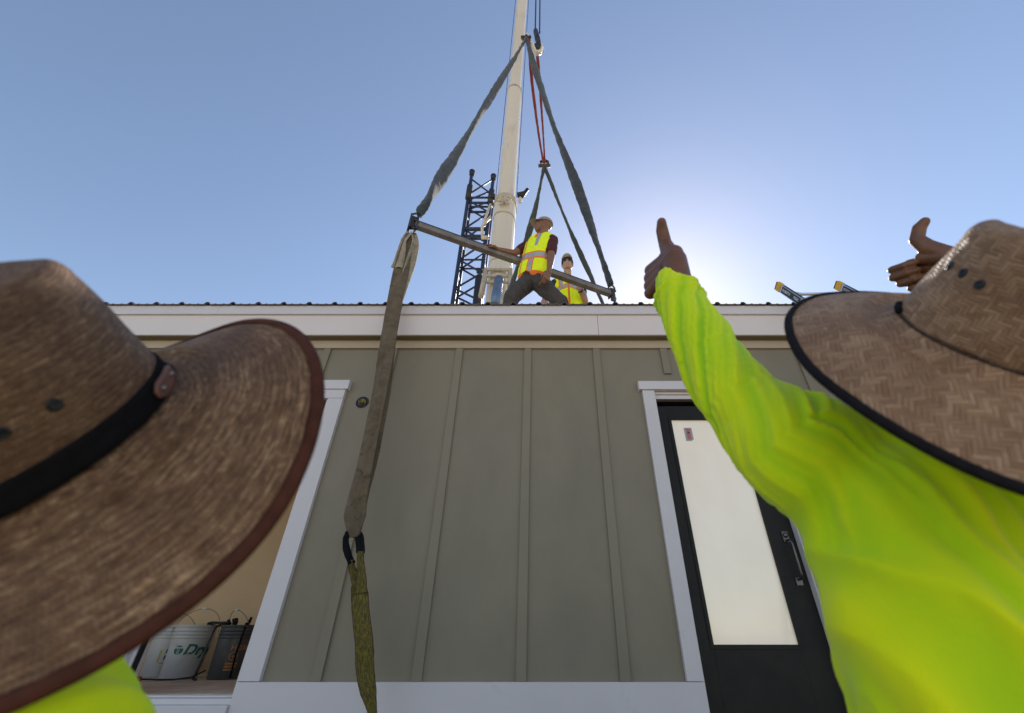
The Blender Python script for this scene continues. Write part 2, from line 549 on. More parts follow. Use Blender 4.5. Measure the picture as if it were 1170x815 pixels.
# openings: x0,x1,z0,z1
gx1 = Wx(276, 775); gx0 = Wx(137, 768); gz1 = Wz(457.5)
dx0 = Wx(803, 779.6); dx1 = dx0 + .86; dz1 = Wz(448)
wx0, wx1 = -5.45, gx0 - .42  # added opening, hidden from view, that lets light into the room
OPEN = [(wx0, wx1, FL + .2, gz1), (gx0, gx1, FL, gz1), (dx0, dx1, .80, dz1)]
m = MB()
T = .14
xs = [XL, wx0, wx1, gx0, gx1, dx0, dx1, XR]
for a, b in ((xs[0], xs[1]), (xs[2], xs[3]), (xs[4], xs[5]), (xs[6], xs[7])):
    m.box(a, b, D, D + T, .35, zsoff + .02)
for (a, b, z0, z1) in OPEN:
    m.box(a, b, D, D + T, z1, zsoff + .02)
    m.box(a, b, D, D + T, .35, z0 - .03)
wall = m.build('wall', SIDING, bld)
m = MB()
m.box(XL, XL + T, D + T, YB, .35, zsoff); m.box(XR - T, XR, D + T, YB, .35, zsoff); m.box(XL, XR, YB, YB + T, .35, zsoff)
m.build('side_wall', SIDING, bld)
# battens
bx = [(Wx(x, 399.7) - .031) for x in (379.3, 455, 529.6, 607.1, 684.6, 761)]
sp = (bx[5] - bx[0]) / 5
allb = [bx[0] - sp * k for k in range(1, 9)][::-1] + bx + [bx[5] + sp * k for k in range(1, 10)]
cw = .125
for x in allb:
    if x < XL + .1 or x > XR - .1: continue
    z0 = ztrim
    for (a, b, c, d) in OPEN:
        if a - cw - .06 < x < b + cw + .06: z0 = d + .174
    mb = MB().box(x - .031, x + .031, D - .019, D + .004, z0 + .001, Wz(399.7) + .004, bev=.002)
    mb.build('batten', SIDING, wall)
# frieze, soffit, fascia, drip edge
YF = 3.004
m = MB(); m.box(XL, XR, D - .026, D + .002, Wz(399.5), zsoff, bev=.003); m.build('frieze_board', FRIEZE, bld)
m = MB(); m.box(XL - .1, XR + .1, YF + .02, D + .3, zsoff + .001, zsoff + .018); m.build('soffit', SOFF, bld)
zf0 = at(PX, 382.6, YF).z; zf1 = at(PX, 357.6, YF).z
for a, b in ((XL - .15, -4.62), (-4.617, .52), (.523, XR + .15)):
    MB().box(a, b, YF, YF + .022, zf0, zf1, bev=.003).build('fascia_board', FASC, bld)
zd0 = at(PX, 358.6, YF - .016).z; zd1 = at(PX, 349.6, YF - .016).z
for a, b in ((XL - .16, -3.0), (-2.998, 1.37), (1.372, XR + .16)):
    m = MB(); m.box(a, b, YF - .018, YF - .003, zd0, zd1, bev=.002); m.box(a, b, YF - .022, YF - .004, zd0 - .006, zd0 + .004); m.build('drip_edge', WHITE, bld)
# ribbed roof, slope 2 degrees
pitch = .2386; x0 = at(150.2, 349, 2.98).x
zr = zd1 + .002
prof = []
x = x0 - pitch * 40
while x < XR + .2:
    if x > XL - .2:
        prof += [(x - .030, 0), (x - .013, .024), (x + .013, .024), (x + .030, 0)]
        for k in (1, 2):
            c = x + pitch * k / 3
            prof += [(c - .016, 0), (c - .006, .005), (c + .006, .005), (c + .016, 0)]
    x += pitch
bm = bmesh.new()
fr, bk = [], []
sl2 = math.tan(R(2.0))
for px_, h in prof:
    fr.append(bm.verts.new((px_, 2.962, zr + h))); bk.append(bm.verts.new((px_, YB + .3, zr + h + (YB + .3 - 2.96) * sl2)))
for i in range(len(fr) - 1): bm.faces.new((fr[i], fr[i + 1], bk[i + 1], bk[i]))
me = bpy.data.meshes.new('m'); bm.to_mesh(me); bm.free()
rf = link('metal_roof', me, ROOFM, bld)
md = rf.modifiers.new('s', 'SOLIDIFY'); md.thickness = .006; md.offset = -1
MB().box(XL - .1, XR + .1, YF + .03, YB, zsoff + .05, zf1 - .01).build('roof_deck', SOFF, bld)
# base board
m = MB(); m.box(gx1 - .002, dx0 + .002, D - .03, D + .002, .55, ztrim, bev=.003); m.build('base_board', WHITE, bld)
MB().box(XL, gx0 + .002, D - .03, D + .002, .55, ztrim, bev=.003).build('base_board', WHITE, bld)
MB().box(dx1 - .002, XR, D - .03, D + .002, .55, ztrim, bev=.003).build('base_board', WHITE, bld)
for a, b, zt_ in ((gx0 + .004, gx1 - .004, FL - .075), (dx0 + .004, dx1 - .004, .775)):
    MB().box(a, b, D - .03, D + .002, .55, zt_, bev=.003).build('base_board', WHITE, bld)
MB().box(XL + .05, XR - .05, D + .03, YB - .05, 0, .36).build('foundation_skirt', BLACKP, bld)

# casings
def casing(name, x0, x1, z1, left=True):
    e = MB()
    e.box(x1, x1 + cw, D - .032, D + .002, ztrim + .003, z1 + .003, bev=.002)
    e.box(x0 - cw, x0, D - .032, D + .002, ztrim + .003, z1 + .003, bev=.002)
    e.box(x0 - cw, x1 + cw, D - .034, D + .002, z1 + .005, z1 + .085, bev=.002)
    e.box(x0 - cw - .022, x1 + cw + .022, D - .046, D + .002, z1 + .087, z1 + .172, bev=.002)
    e.box(x1 - .012, x1 - .003, D - .02, D + T - .01, FL, z1 - .003, bev=.001)
    e.box(x0 + .003, x0 + .012, D - .02, D + T - .01, FL, z1 - .003, bev=.001)
    return e.build(name, WHITE, bld)

dy = D + .055
# door casing (head is slimmer: cap only)
def door_casing():
    e = MB()
    for a, b in ((dx0 - .10, dx0), (dx1, dx1 + .10)):
        e.box(a, b, D - .032, D + .002, ztrim + .003, dz1 - .001, bev=.002)
    e.box(dx0 - .128, dx1 + .128, D - .046, D + .002, dz1 + .002, Wz(438.5), bev=.002)
    return e.build('door_casing', WHITE, bld)
door_casing()
e = MB()
e.box(dx0 + .001, dx1 - .001, D + .002, D + T - .002, dz1 - .022, dz1 - .001)
e.box(dx0 + .001, dx0 + .012, D + .002, D + T - .002, .80, dz1 - .024)
e.box(dx1 - .012, dx1 - .001, D + .002, D + T - .002, FL, dz1 - .024)
e.box(dx0 + .012, dx1 - .012, D + .012, D + .03, dz1 - .06, dz1 - .026)
e.build('door_frame', WHITE, bld)
# the glazed door
sx0, sx1 = dx0 + .013, dx1 - .013
sz0, sz1 = .812, Wz(464.3, dy)
gz0, gzt = Wz(738, dy), Wz(479.5, dy)
gxa, gxb = Wx(814.5, 738, dy), Wx(914, 738, dy)
door = MB()
door.box(sx0, gxa, dy, dy + .044, sz0, sz1, bev=.002); door.box(gxb, sx1, dy, dy + .044, sz0, sz1, bev=.002)
door.box(gxa + .0005, gxb - .0005, dy, dy + .044, sz0, gz0, bev=.001); door.box(gxa + .0005, gxb - .0005, dy, dy + .044, gzt, sz1, bev=.001)
dob = door.build('door', DOORM, bld)
f = MB()
for (a, b, c, d) in ((gxa - .018, gxa + .006, gz0 - .018, gzt + .018), (gxb - .006, gxb + .018, gz0 - .018, gzt + .018), (gxa + .007, gxb - .007, gz0 - .018, gz0 + .006), (gxa + .007, gxb - .007, gzt - .006, gzt + .018)):
    f.box(a, b, dy - .007, dy + .002, c, d, bev=.002)
f.build('glazing_bead', DOORM, dob)
t = NT('frosted_door_glass')
ob = t.obj()
t.col(t.ramp(t.noise(t.mapping(ob, (1, 1, .6)), 2.2, 3), [(.25, (.74, .64, .50)), (.75, (.86, .79, .68))]))
t.b.inputs['Roughness'].default_value = .18
t.b.inputs['Coat Weight'].default_value = .8; t.b.inputs['Coat Roughness'].default_value = .03
t.bump(t.noise(t.mapping(ob, (1, 1, .4)), 5, 4, .6, .8), .35, .004)
cb_ = t.n[-1] if False else [x for x in t.n if x.bl_idname == 'ShaderNodeBump'][0]
t.l.new(cb_.outputs[0], t.b.inputs['Coat Normal'])
t.b.inputs['Emission Color'].default_value = (1, .86, .66, 1); t.b.inputs['Emission Strength'].default_value = .22  # pane given a warm glow standing in for backlight from inside
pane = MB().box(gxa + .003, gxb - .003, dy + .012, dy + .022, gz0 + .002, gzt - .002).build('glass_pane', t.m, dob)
# sticker on the glass
STG = mat('grey_sticker', (.40, .38, .37), .5, .04); STR = mat('red_sticker', (.50, .16, .17), .5, .04)
a = at(781, 489, dy + .01); b = at(791.5, 504, dy + .01)
m = MB()
stx0, stx1, stz0, stz1 = a.x, a.x + .064, b.z, a.z
m.poly([(stx0, dy + .0105, stz1), (stx0, dy + .0105, stz0), (stx0 + .045, dy + .0105, stz0), (stx1, dy + .0105, stz0 + .015), (stx1, dy + .0105, stz1)], 0)
m.poly([(stx0 + .016, dy + .0095, stz1 - .008), (stx0 + .016, dy + .0095, stz0 + .014), (stx1 - .016, dy + .0095, stz0 + .014), (stx1 - .016, dy + .0095, stz1 - .008)], 1)
m.poly([(stx0 + .024, dy + .0085, stz1 - .038), (stx0 + .024, dy + .0085, stz1 - .05), (stx1 - .024, dy + .0085, stz1 - .05), (stx1 - .024, dy + .0085, stz1 - .038)], 2)
m.build('sticker', [STG, STR, GASK], dob)
# handle set
hx = Wx(908, 640, dy - .03)
m = MB()
hz0, hz1 = Wz(662, dy - .03), Wz(617, dy - .03)
m.box(hx - .022, hx + .022, dy - .010, dy - .001, hz0 - .035, hz0 + .012, bev=.003)
m.box(hx - .022, hx + .022, dy - .010, dy - .001, hz1 - .01, hz1 + .06, bev=.003)
m.tube([(hx, dy - .012, hz0), (hx, dy - .05, hz0 + .004), (hx, dy - .062, hz0 + .03), (hx, dy - .062, hz1 - .03), (hx, dy - .05, hz1 - .002), (hx, dy - .012, hz1)], .008, 12)
m.lathe([(0, -.012), (.016, -.012), (.018, 0)], (hx, dy - .012, hz1 + .035), 24, M=Matrix.Rotation(R(-90), 3, 'X'))
m.build('door_handle', CHROME, dob)

# the open doorway on the left
casing('doorway_casing', gx0, gx1, gz1)
e = MB()
e.box(gx0 + .004, gx1 - .004, D - .05, D + T, FL - .072, FL - .034, bev=.004)
e.box(gx0 + .004, gx1 - .004, D - .022, D + T - .02, FL - .034, FL - .006, bev=.003)
e.box(gx0 + .004, gx1 - .004, D + .02, D + .045, FL - .006, FL + .004, bev=.002)
e.build('doorway_sill', WHITE, bld)
# room beyond it
YR = 4.86
m = MB()
m.box(-5.6, -1.2, D + T + .003, YR, FL - .10, FL); m.build('interior_floor', FLOORM, bld)
m = MB(); m.box(-5.6, -1.2, YR, YR + .1, FL - .1, zsoff - .02); m.build('interior_wall', TANW, bld)
m = MB(); m.box(-5.7, -5.6, D + T, YR + .1, FL - .1, zsoff - .02); m.build('interior_partition', TANW, bld)
m = MB(); m.box(-1.2, -1.1, D + T, YR + .1, FL - .1, zsoff - .02); m.build('interior_partition', TANW, bld)
m = MB(); m.box(-5.7, -1.1, D + T + .002, YR + .1, zsoff - .018, zsoff + .0); m.build('interior_ceiling', FASC, bld)
m = MB(); m.box(-5.598, wx0, D + T + .001, D + T + .014, FL, zsoff - .02); m.box(wx0, gx0 - .01, D + T + .001, D + T + .014, gz1 + .01, zsoff - .02); m.box(wx1, gx0 - .01, D + T + .001, D + T + .014, FL, gz1 + .008); m.box(gx1 + .01, -1.2, D + T + .001, D + T + .014, FL, zsoff - .02); m.box(gx0 - .01, gx1 + .01, D + T + .001, D + T + .014, gz1 + .01, zsoff - .02); m.build('interior_lining', TANW, bld)
e = MB()  # casing round the added light opening
e.box(wx0 - .1, wx0, D - .032, D + .002, FL + .1, gz1 + .003); e.box(wx1, wx1 + .1, D - .032, D + .002, FL + .1, gz1 + .003)
e.box(wx0 - .12, wx1 + .12, D - .04, D + .002, gz1 + .005, gz1 + .172, bev=.002); e.box(wx0 + .001, wx1 - .001, D - .036, D + .1, FL + .1, FL + .198, bev=.002)
e.build('fill_opening_casing', WHITE, bld)
# aluminium track frame leaning in the left of the opening
ex = at(150, 772, 3.32)
m = MB()
m.box(gx0 + .012, gx0 + .030, D + .02, D + .085, FL, gz1 - .02, bev=.002)
m.build('track_frame', WHITE, bld)
MB().box(gx0 + .031, gx0 + .037, D + .03, D + .07, FL, gz1 - .02).build('track_seal', GASK, bld)
# junction box cut in the siding
jc = at(414, 460, D)
m = MB()
m.lathe([(.053, -.002), (.053, .004), (.044, .005), (.044, .001)], jc, 36, M=Matrix.Rotation(R(90), 3, 'X'))
m.lathe([(.044, .0015), (.0, .0016)], jc, 36, M=Matrix.Rotation(R(90), 3, 'X'))
jb = m.build('junction_box', [GASK], bld)
YWIRE = mat('yellow_wire', (.55, .38, .02), .4, .1); GWIRE = mat('grey_wire', (.25, .26, .2), .4, .1); RWIRE = mat('orange_wire', (.25, .10, .03), .4, .1)
for k, (mt_, x, z, a) in enumerate(((YWIRE, .012, .006, .6), (YWIRE, .018, -.006, -.9), (GWIRE, -.016, .01, 2.0), (RWIRE, -.008, -.014, 3.0), (GWIRE, .0, .016, 1.2))):
    pts = [jc + Vector((x + .013 * math.cos(a + q * .9), -.008 - .006 * math.sin(q * .9), z + .013 * math.sin(a + q * .9))) for q in range(5)]
    MB().tube(pts, .0038, 8).build('wire', mt_, jb)

# ---------------------------------------------------------------- buckets and gear in the room
def text_mesh(s, size, ext=0, bold=0):
    cu = bpy.data.curves.new('t', 'FONT'); cu.body = s; cu.size = size; cu.extrude = ext; cu.offset = bold; cu.resolution_u = 3
    cu.shear = 0.25 if s.startswith('Dry') else 0
    o = bpy.data.objects.new('t', cu); COL.objects.link(o)
    dg = bpy.context.evaluated_depsgraph_get()
    me = bpy.data.meshes.new_from_object(o.evaluated_get(dg))
    bpy.data.objects.remove(o); bpy.data.curves.remove(cu)
    return me


BWH = mat('white_bucket_plastic', (.60, .57, .52), .4, .05, 6, bump=.05, dirt=(.33, .28, .22), dscale=7, dlo=.58, dhi=.85)
BGR = mat('dark_grey_bucket_plastic', (.075, .072, .07), .4, .1, 6, bump=.05, dirt=(.16, .14, .12), dscale=8, dlo=.55, dhi=.8)
GRN = mat('green_print', (.0, .13, .085), .5, .05); ORG = mat('orange_print', (.45, .16, .03), .5, .1); BLK = mat('black_print', (.02, .02, .02), .5, .1)
YPR = mat('yellow_print', (.5, .38, .03), .5, .1); GRIP = mat('white_grip', (.75, .73, .7), .5, .05)


def bucket(loc, rot, mt_, prints, label, handle_a, handle_tilt, yaw=0):
    b = tag(empty('bucket', loc), label, 'bucket')
    H, r0, r1 = .37, .130, .150
    rr = lambda z: r0 + (r1 - r0) * z / H
    prof = [(0, .0), (r0 - .006, .0), (r0, .006), (rr(.27), .27)]
    for z in (.275, .30, .325):
        prof += [(rr(z), z), (rr(z) + .009, z + .001), (rr(z) + .009, z + .004), (rr(z) + .001, z + .006)]
    prof += [(rr(.35), .35), (rr(.355) + .008, .356), (rr(.37) + .008, .370), (rr(.37) - .003, .370), (rr(.35) - .006, .35), (rr(.1) - .006, .1), (r0 - .006, .02), (0, .018)]
    MB().lathe(prof, loc, 56).build('bucket_body', mt_, b, True)
    # wire handle standing up, plastic grip
    ha, ht = handle_a, handle_tilt
    ax = Vector((math.cos(ha), math.sin(ha), 0)); per = Vector((-math.sin(ha), math.cos(ha), 0))
    up = (Vector((0, 0, 1)) * math.cos(ht) + per * math.sin(ht))
    c = Vector(loc) + Vector((0, 0, .318))
    pts = [c + ax * (.166 * math.cos(q)) + up * (.185 * math.sin(q)) for q in [math.pi * k / 24 for k in range(25)]]
    MB().tube(pts, .0022, 6).build('wire_handle', CHROME, b)
    MB().tube(pts[11:14], .009, 10).build('handle_grip', GRIP, b)
    for (me, mt2, ang, z) in prints:
        for v in me.vertices:
            x, y = v.co.x, v.co.y
            zz = z + y; r = rr(zz) + .0012
            a = ang + x / r0
            v.co = Vector((r * math.sin(a), -r * math.cos(a), zz)) + Vector(loc)
        link('printed_mark', me, mt2, b)
    return b


def shape_mesh(polys):
    bm = bmesh.new()
    for p in polys:
        bm.faces.new([bm.verts.new((x, y, 0)) for x, y in p])
    bmesh.ops.triangulate(bm, faces=bm.faces)
    bmesh.ops.subdivide_edges(bm, edges=bm.edges, cuts=2, use_grid_fill=True)
    me = bpy.data.meshes.new('s'); bm.to_mesh(me); bm.free(); return me


def rect(x0, x1, y0, y1): return [(x0, y0), (x1, y0), (x1, y1), (x0, y1)]


def tlogo(r):
    # disc cut by a T
    P = []
    n = 24
    def arc(a0, a1, k=10): return [(r * math.cos(a0 + (a1 - a0) * i / k), r * math.sin(a0 + (a1 - a0) * i / k)) for i in range(k + 1)]
    P.append(arc(R(42), R(138)))                                  # cap above
    P.append([(-.22 * r, .38 * r)] + [(-.85 * r, .38 * r)] + arc(R(158), R(252), 8))
    P.append([(.22 * r, .38 * r)] + arc(R(-72), R(22), 8) + [(.85 * r, .38 * r)])
    P.append(rect(-.10 * r, .10 * r, -1.0 * r, .50 * r))
    return shape_mesh(P)


bl = at(204, 775, 4.22); bl.y += .13
loc1 = Vector((at(203, 775, 4.3).x, 4.3, FL))
tm = text_mesh('Dryvit', .100, 0, .0035)
camdir1 = math.atan2(-(loc1.x), loc1.y)   # angle round to the side that faces the camera
ang1 = -math.atan2(-loc1.x, loc1.y) * -1
lg = tlogo(.031)
bucket(loc1, 0, BWH, [(tm, GRN, ang1 - .22, .165), (lg, GRN, ang1 - .50, .195)],
       'white plastic bucket with green printed lettering, the front one of the white pair', R(25), R(18))
loc2 = Vector((at(179, 772, 4.56).x, 4.58, FL))
bars = [rect(x, x + .012, y, y + .03) for x, y in ((0, 0), (.018, .01), (.036, 0), (0, .045), (.03, .05), (.05, .04))]
ang2 = math.atan2(-loc2.x, loc2.y)
bucket(loc2, 0, BWH, [(shape_mesh(bars), BLK, ang2 - .1, .12), (shape_mesh([rect(-.02, -.008, -.02, .07), rect(.0, .03, -.03, -.02)]), YPR, ang2 - .25, .12)],
       'white plastic bucket with black and yellow print, behind the green lettered bucket', R(10), R(-35))
loc3 = Vector((at(258, 772, 4.3).x, 4.30, FL))
ang3 = math.atan2(-loc3.x, loc3.y)
hd = text_mesh('HDX', .05, 0, .001)
cir = shape_mesh([[(.03 * math.cos(a), .03 * math.sin(a)), (.03 * math.cos(a + .26), .03 * math.sin(a + .26)), (.024 * math.cos(a + .26), .024 * math.sin(a + .26)), (.024 * math.cos(a), .024 * math.sin(a))] for a in [k * .2618 for k in range(24)]] + [rect(-.012, .012, -.003, .003), rect(-.003, .003, -.014, -.0035)])
bucket(loc3, 0, BGR, [(hd, ORG, ang3 - .2, .195), (cir, ORG, ang3 + .05, .155), (shape_mesh([rect(-.03, .05, 0, .012), rect(-.03, .05, -.02, -.008), rect(-.03, .04, -.04, -.028)]), ORG, ang3 - .02, .10)],
       'dark grey plastic bucket with orange print, filled with brushes and tools', R(150), R(30))
# things in and around the grey bucket
WOODH = mat('worn_brush_handle', (.16, .10, .05), .6, .2, 30)
BRIS = mat('dark_bristles', (.03, .022, .015), .9, .4, 60)
for k, (dx, dy_, lean, tw) in enumerate(((-.05, .0, .35, 2.4), (-.01, .03, .2, 1.0), (.02, -.02, .45, 3.4), (-.07, .03, .5, 2.9))):
    b0 = loc3 + Vector((dx, dy_, .20)); d = Vector((math.cos(tw) * lean, math.sin(tw) * lean, 1)).normalized()
    br = tag(empty('paint_brush', b0), ['worn brush standing at the back of the dark grey bucket', 'short brush upright in the middle of the dark grey bucket', 'brush leaning over the front rim of the dark grey bucket', 'brush leaning furthest left out of the dark grey bucket'][k], 'brush')
    MB().tube([b0, b0 + d * .10, b0 + d * .17], [.008, .007, .012], 8).build('handle', WOODH, br, True)
    MB().tube([b0 + d * .168, b0 + d * .20, b0 + d * .235], [.013, .022, .016], 10, flat=.4).build('bristles', BRIS, br, True)
# black cord coiled over the bucket rims
c0 = loc1 + Vector((.13, -.02, .375))
pts = []
for k in range(60):
    a = k * .42
    pts.append(c0 + Vector((.05 * math.cos(a) + k * .0022, .035 * math.sin(a), .008 + .006 * math.sin(k * .7))))
end = loc3 + Vector((-.16, -.10, .34))
pts += [end + Vector((0, 0, .02)), end + Vector((-.01, -.01, -.1)), end + Vector((-.006, -.02, -.22)), loc3 + Vector((-.165, -.14, .006)), loc3 + Vector((-.12, -.17, .006))]
tag(setorigin(MB().tube(pts, .0075, 8).build('power_cord', GASK, None, True), pts[0]), 'black cord coiled between the bucket rims and hanging down to the floor', 'cord')
# strap of a tool belt across the grey bucket
s0 = loc3 + Vector((.10, -.115, .372))
pts = [loc3 + Vector((.06, -.05, .385)), s0, s0 + Vector((.004, -.012, -.04)), s0 + Vector((-.004, -.004, -.2)), s0 + Vector((.004, .008, -.36))]
tag(setorigin(MB().tube(pts, .012, 8, flat=.25).build('strap', BWEB, None, True), pts[1]), 'black strap hanging down the front of the dark grey bucket', 'strap')
# black and orange carton between buckets
cb = Vector((loc3.x - .20, 4.56, FL))
ct = tag(empty('carton', cb), 'black carton with orange edge, standing between the white and the grey bucket', 'box')
MB().box(cb.x - .07, cb.x + .07, cb.y - .04, cb.y + .04, cb.z, cb.z + .29, bev=.003).build('carton_body', BLK, ct)
MB().box(cb.x - .071, cb.x - .045, cb.y - .0425, cb.y - .0405, cb.z + .05, cb.z + .26).build('printed_stripe', ORG, ct)
MB().box(cb.x + .02, cb.x + .06, cb.y - .0425, cb.y - .0405, cb.z + .02, cb.z + .2).build('printed_panel', GRN, ct)
# cord and orange plug on the floor, left
q = at(157, 775, 3.9)
pts = [Vector((q.x - .25, 4.0, FL + .006)), Vector((q.x - .1, 4.1, FL + .012)), Vector((q.x + .05, 4.05, FL + .012)), Vector((q.x + .12, 4.12, FL + .008)), Vector((q.x + .24, 4.14, FL + .02)), Vector((q.x + .28, 4.22, FL + .06))]
cd = tag(empty('extension_cord', pts[2]), 'black extension cord with an orange plug lying on the floor left of the white buckets', 'cord')
MB().tube(pts, .006, 8).build('cable', GASK, cd, True)
MB().box(-.03, .03, -.018, .018, 0, .03, bev=.008, M=Matrix.Translation(pts[1] + Vector((-.02, -.05, -.01))) @ Matrix.Rotation(.4, 4, 'Z')).build('plug', mat('orange_plug_plastic', (.5, .07, .02), .4, .1), cd)
# tape roll right of the grey bucket
pr = loc3 + Vector((.19, -.06, .035))
tag(setorigin(MB().lathe([(.02, -.02), (.035, -.02), (.035, .02), (.02, .02), (.02, -.02)], pr, 24, M=Matrix.Rotation(R(90), 3, 'X')).build('tape_roll', mat('pale_tape', (.4, .37, .32), .5, .1)), pr), 'pale tape roll on edge right of the dark grey bucket', 'tape roll')
# ---------------------------------------------------------------- crane boom behind the building
def lerp(a, b, t): return a + (b - a) * t

cr = tag(empty('crane_boom', (0, 10.5, 0)), 'tall cream telescopic crane boom rising behind the roof', 'crane')
B0 = at(568.5, 348, 10.5); B1 = at(596.5, 0, 8.0)
ax = (B1 - B0).normalized()
base = B0 - ax * 8.5
def bp(t): return B0 + (B1 - B0) * t
# params along the boom for photo heights
def tpy(py):
    lo, hi = -1., 6.
    for _ in range(60):
        md_ = (lo + hi) / 2; p = bp(md_); d = p - CAM
        y = PY - F * ((-d.y * ST + d.z * CT) / (d.y * CT + d.z * ST))
        if y > py: lo = md_
        else: hi = md_
    return lo
def section(t0, t1, w, name, mt_, parent=cr):
    a, b = bp(t0), bp(t1)
    mb = MB()
    n = 16
    e1 = Vector((1, 0, 0)); e1 = (e1 - ax * e1.dot(ax)).normalized(); e2 = ax.cross(e1)
    def ring(c, s):
        r = []
        for k in range(n):
            an = 2 * math.pi * (k + .5) / n
            cx, cy = math.cos(an), math.sin(an)
            q = 4.0 if cy > 0 else 2.4
            rr = (abs(cx) ** q + abs(cy) ** q) ** (-1 / q)
            r.append(mb.bm.verts.new(c + e1 * (cx * rr * s * .5) + e2 * (cy * rr * s * .6)))
        return r
    r1, r2 = ring(a, w), ring(b, w * .995)
    for k in range(n): mb.bm.faces.new((r1[k], r1[(k + 1) % n], r2[(k + 1) % n], r2[k]))
    mb.bm.faces.new(r1[::-1]); mb.bm.faces.new(r2)
    return mb.build(name, mt_, parent)
t232, t105, tm60 = tpy(232), tpy(106), tpy(-40)
L_ = (B1 - B0).length
section(-8.5 / L_, t232, .80, 'boom_section', CREAM)
section(t232, t105, .63, 'boom_section', CREAM)
section(t105, tm60, .52, 'boom_section', CREAM)
section(tm60, 2.35, .45, 'boom_section', CREAM)
for tt, w, h in ((t232, .85, .22), (tpy(252), .83, .07), (t105, .665, .10), (tpy(305) , .825, .04)):
    section(tt - h / L_, tt, w, 'boom_collar', CREAMD)
e1 = Vector((1, 0, 0)); e1 = (e1 - ax * e1.dot(ax)).normalized(); e2 = ax.cross(e1).normalized()
if e2.y > 0: e2 = -e2          # towards the viewer
def bl_pt(py, s, f): return bp(tpy(py)) + e1 * s + e2 * f
# star-shaped lifting lug plate under the head of the lower section
m = MB()
for a in range(6):
    an = a * math.pi / 3 + .2
    c = bl_pt(243, .0, .60)
    d = e1 * math.cos(an) + ax * math.sin(an)
    m.tube([c, c + d * .17, c + d * .30], [.06, .045, .025], 8)
m.build('lug_plate', CREAMD, cr, True)
# pins and hydraulic fittings at the head
m = MB()
m.tube([bl_pt(229, .44, .25), bl_pt(227, .72, .25)], .10, 12); m.tube([bl_pt(231, .60, .25), bl_pt(222, .82, .25)], .07, 10)
m.build('sheave_bracket', BLACKP, cr)
m = MB(); m.tube([bl_pt(230, -.62, .2), bl_pt(230, -.40, .2)], .12, 14); m.build('pin', BLACKP, cr)
m = MB(); m.tube([bl_pt(236, .56, .2), bl_pt(228, .58, .2)], .07, 10); m.build('lamp', CREAM, cr)
# side stay on the left of the lower section
m = MB()
m.tube([bl_pt(236, -.55, .1), bl_pt(262, -.78, .1), bl_pt(274, -.72, .1)], .05, 8)
m.tube([bl_pt(250, -.5, .1), bl_pt(262, -.78, .1)], .05, 8); m.tube([bl_pt(274, -.5, .1), bl_pt(274, -.76, .1)], .07, 8)
m.build('side_stay', CREAM, cr, True)
# cylinder head frame at the foot
m = MB()
for s in (-.40, .40): m.tube([bl_pt(318, s, .48), bl_pt(352, s * 1.15, .62)], .09, 8)
for py in (320, 327, 334): m.tube([bl_pt(py, -.44, .55), bl_pt(py, .44, .55)], .055, 8)
m.build('cylinder_bracket', CREAMD, cr)
m = MB(); m.tube([bl_pt(334, .08, .72), bl_pt(375, .10, 1.3)], .15, 20); m.build('lift_cylinder', BLUEG, cr)
for s in (-.2, .22):
    MB().tube([bp(t232) + e1 * s * .0 + e2 * .0 + e1 * (.40 if s > 0 else -.40) + ax * .3, bp(tm60) + e1 * (.34 if s > 0 else -.33)], .014, 6).build('hose', CABLE, cr)

# ---------------------------------------------------------------- lattice mast
la = tag(empty('lattice_mast', (-2.85, 12, 0)), 'dark navy steel lattice mast standing left of the cream boom', 'crane mast')
YM = 12.0
A0, A1 = at(517, 348, YM), at(539, 200, YM)       # left chord
C0, C1 = at(546.5, 348, YM), at(563.5, 205, YM)   # right chord
def Lc(z): return Vector((lerp(A0.x, A1.x, (z - A0.z) / (A1.z - A0.z)), YM, z))
def Rc(z): return Vector((lerp(C0.x, C1.x, (z - C0.z) / (C1.z - C0.z)), YM, z))
dyv = Vector((0, .5, 0))
zt = A1.z
for fn, top in ((Lc, A1.z), (Rc, C1.z)):
    for o_ in (Vector(), dyv):
        tp_ = top if o_.y == 0 else top - 1.2
        MB().tube([fn(1.0) + o_, fn(tp_) + o_], .085, 10).build('chord', NAVY, la, True)
    m = MB(); m.tube([fn(top - .02), fn(top + .28)], [.12, .15], 10); m.build('connector', BLACKP, la, True); MB().tube([fn(top - 1.9) + Vector((0, -.02, 0)), fn(top - .9)], .14, 10).build('sleeve', BLACKP, la, True)
zz = [at(PX, y, YM).z for y in (343, 330, 312, 297, 277, 262, 243, 229, 218)]
zz = [1.4, 3.2, 5.0, 6.8, 8.6] + [z for z in zz if z > 9.6]
k = 0
for a, b in zip(zz[:-1], zz[1:]):
    for o_ in (Vector(), dyv):
        p, q = (Lc(a), Rc(b)) if k % 2 == 0 else (Rc(a), Lc(b))
        MB().tube([p + o_, q + o_], .042, 8).build('brace', NAVY, la, True)
    MB().tube([Lc(a), Lc(a) + dyv], .034, 8).build('brace', NAVY, la, True)
    MB().tube([Rc(a), Rc(a) + dyv], .034, 8).build('brace', NAVY, la, True)
    k += 1
for y, r in ((262, .09), (270, .07), (232, .06), (226, .05), (297, .04)):
    z = at(PX, y, YM).z
    for o_ in (Vector(), dyv): MB().tube([Lc(z) + o_, Rc(z) + o_], r, 10).build('cross_bar', NAVY, la, True)
z = at(PX, 222, YM).z
MB().tube([Lc(z), Rc(z + 1.2)], .04, 8).build('brace', NAVY, la, True); MB().tube([Rc(z), Lc(z + 1.2)], .04, 8).build('brace', NAVY, la, True)
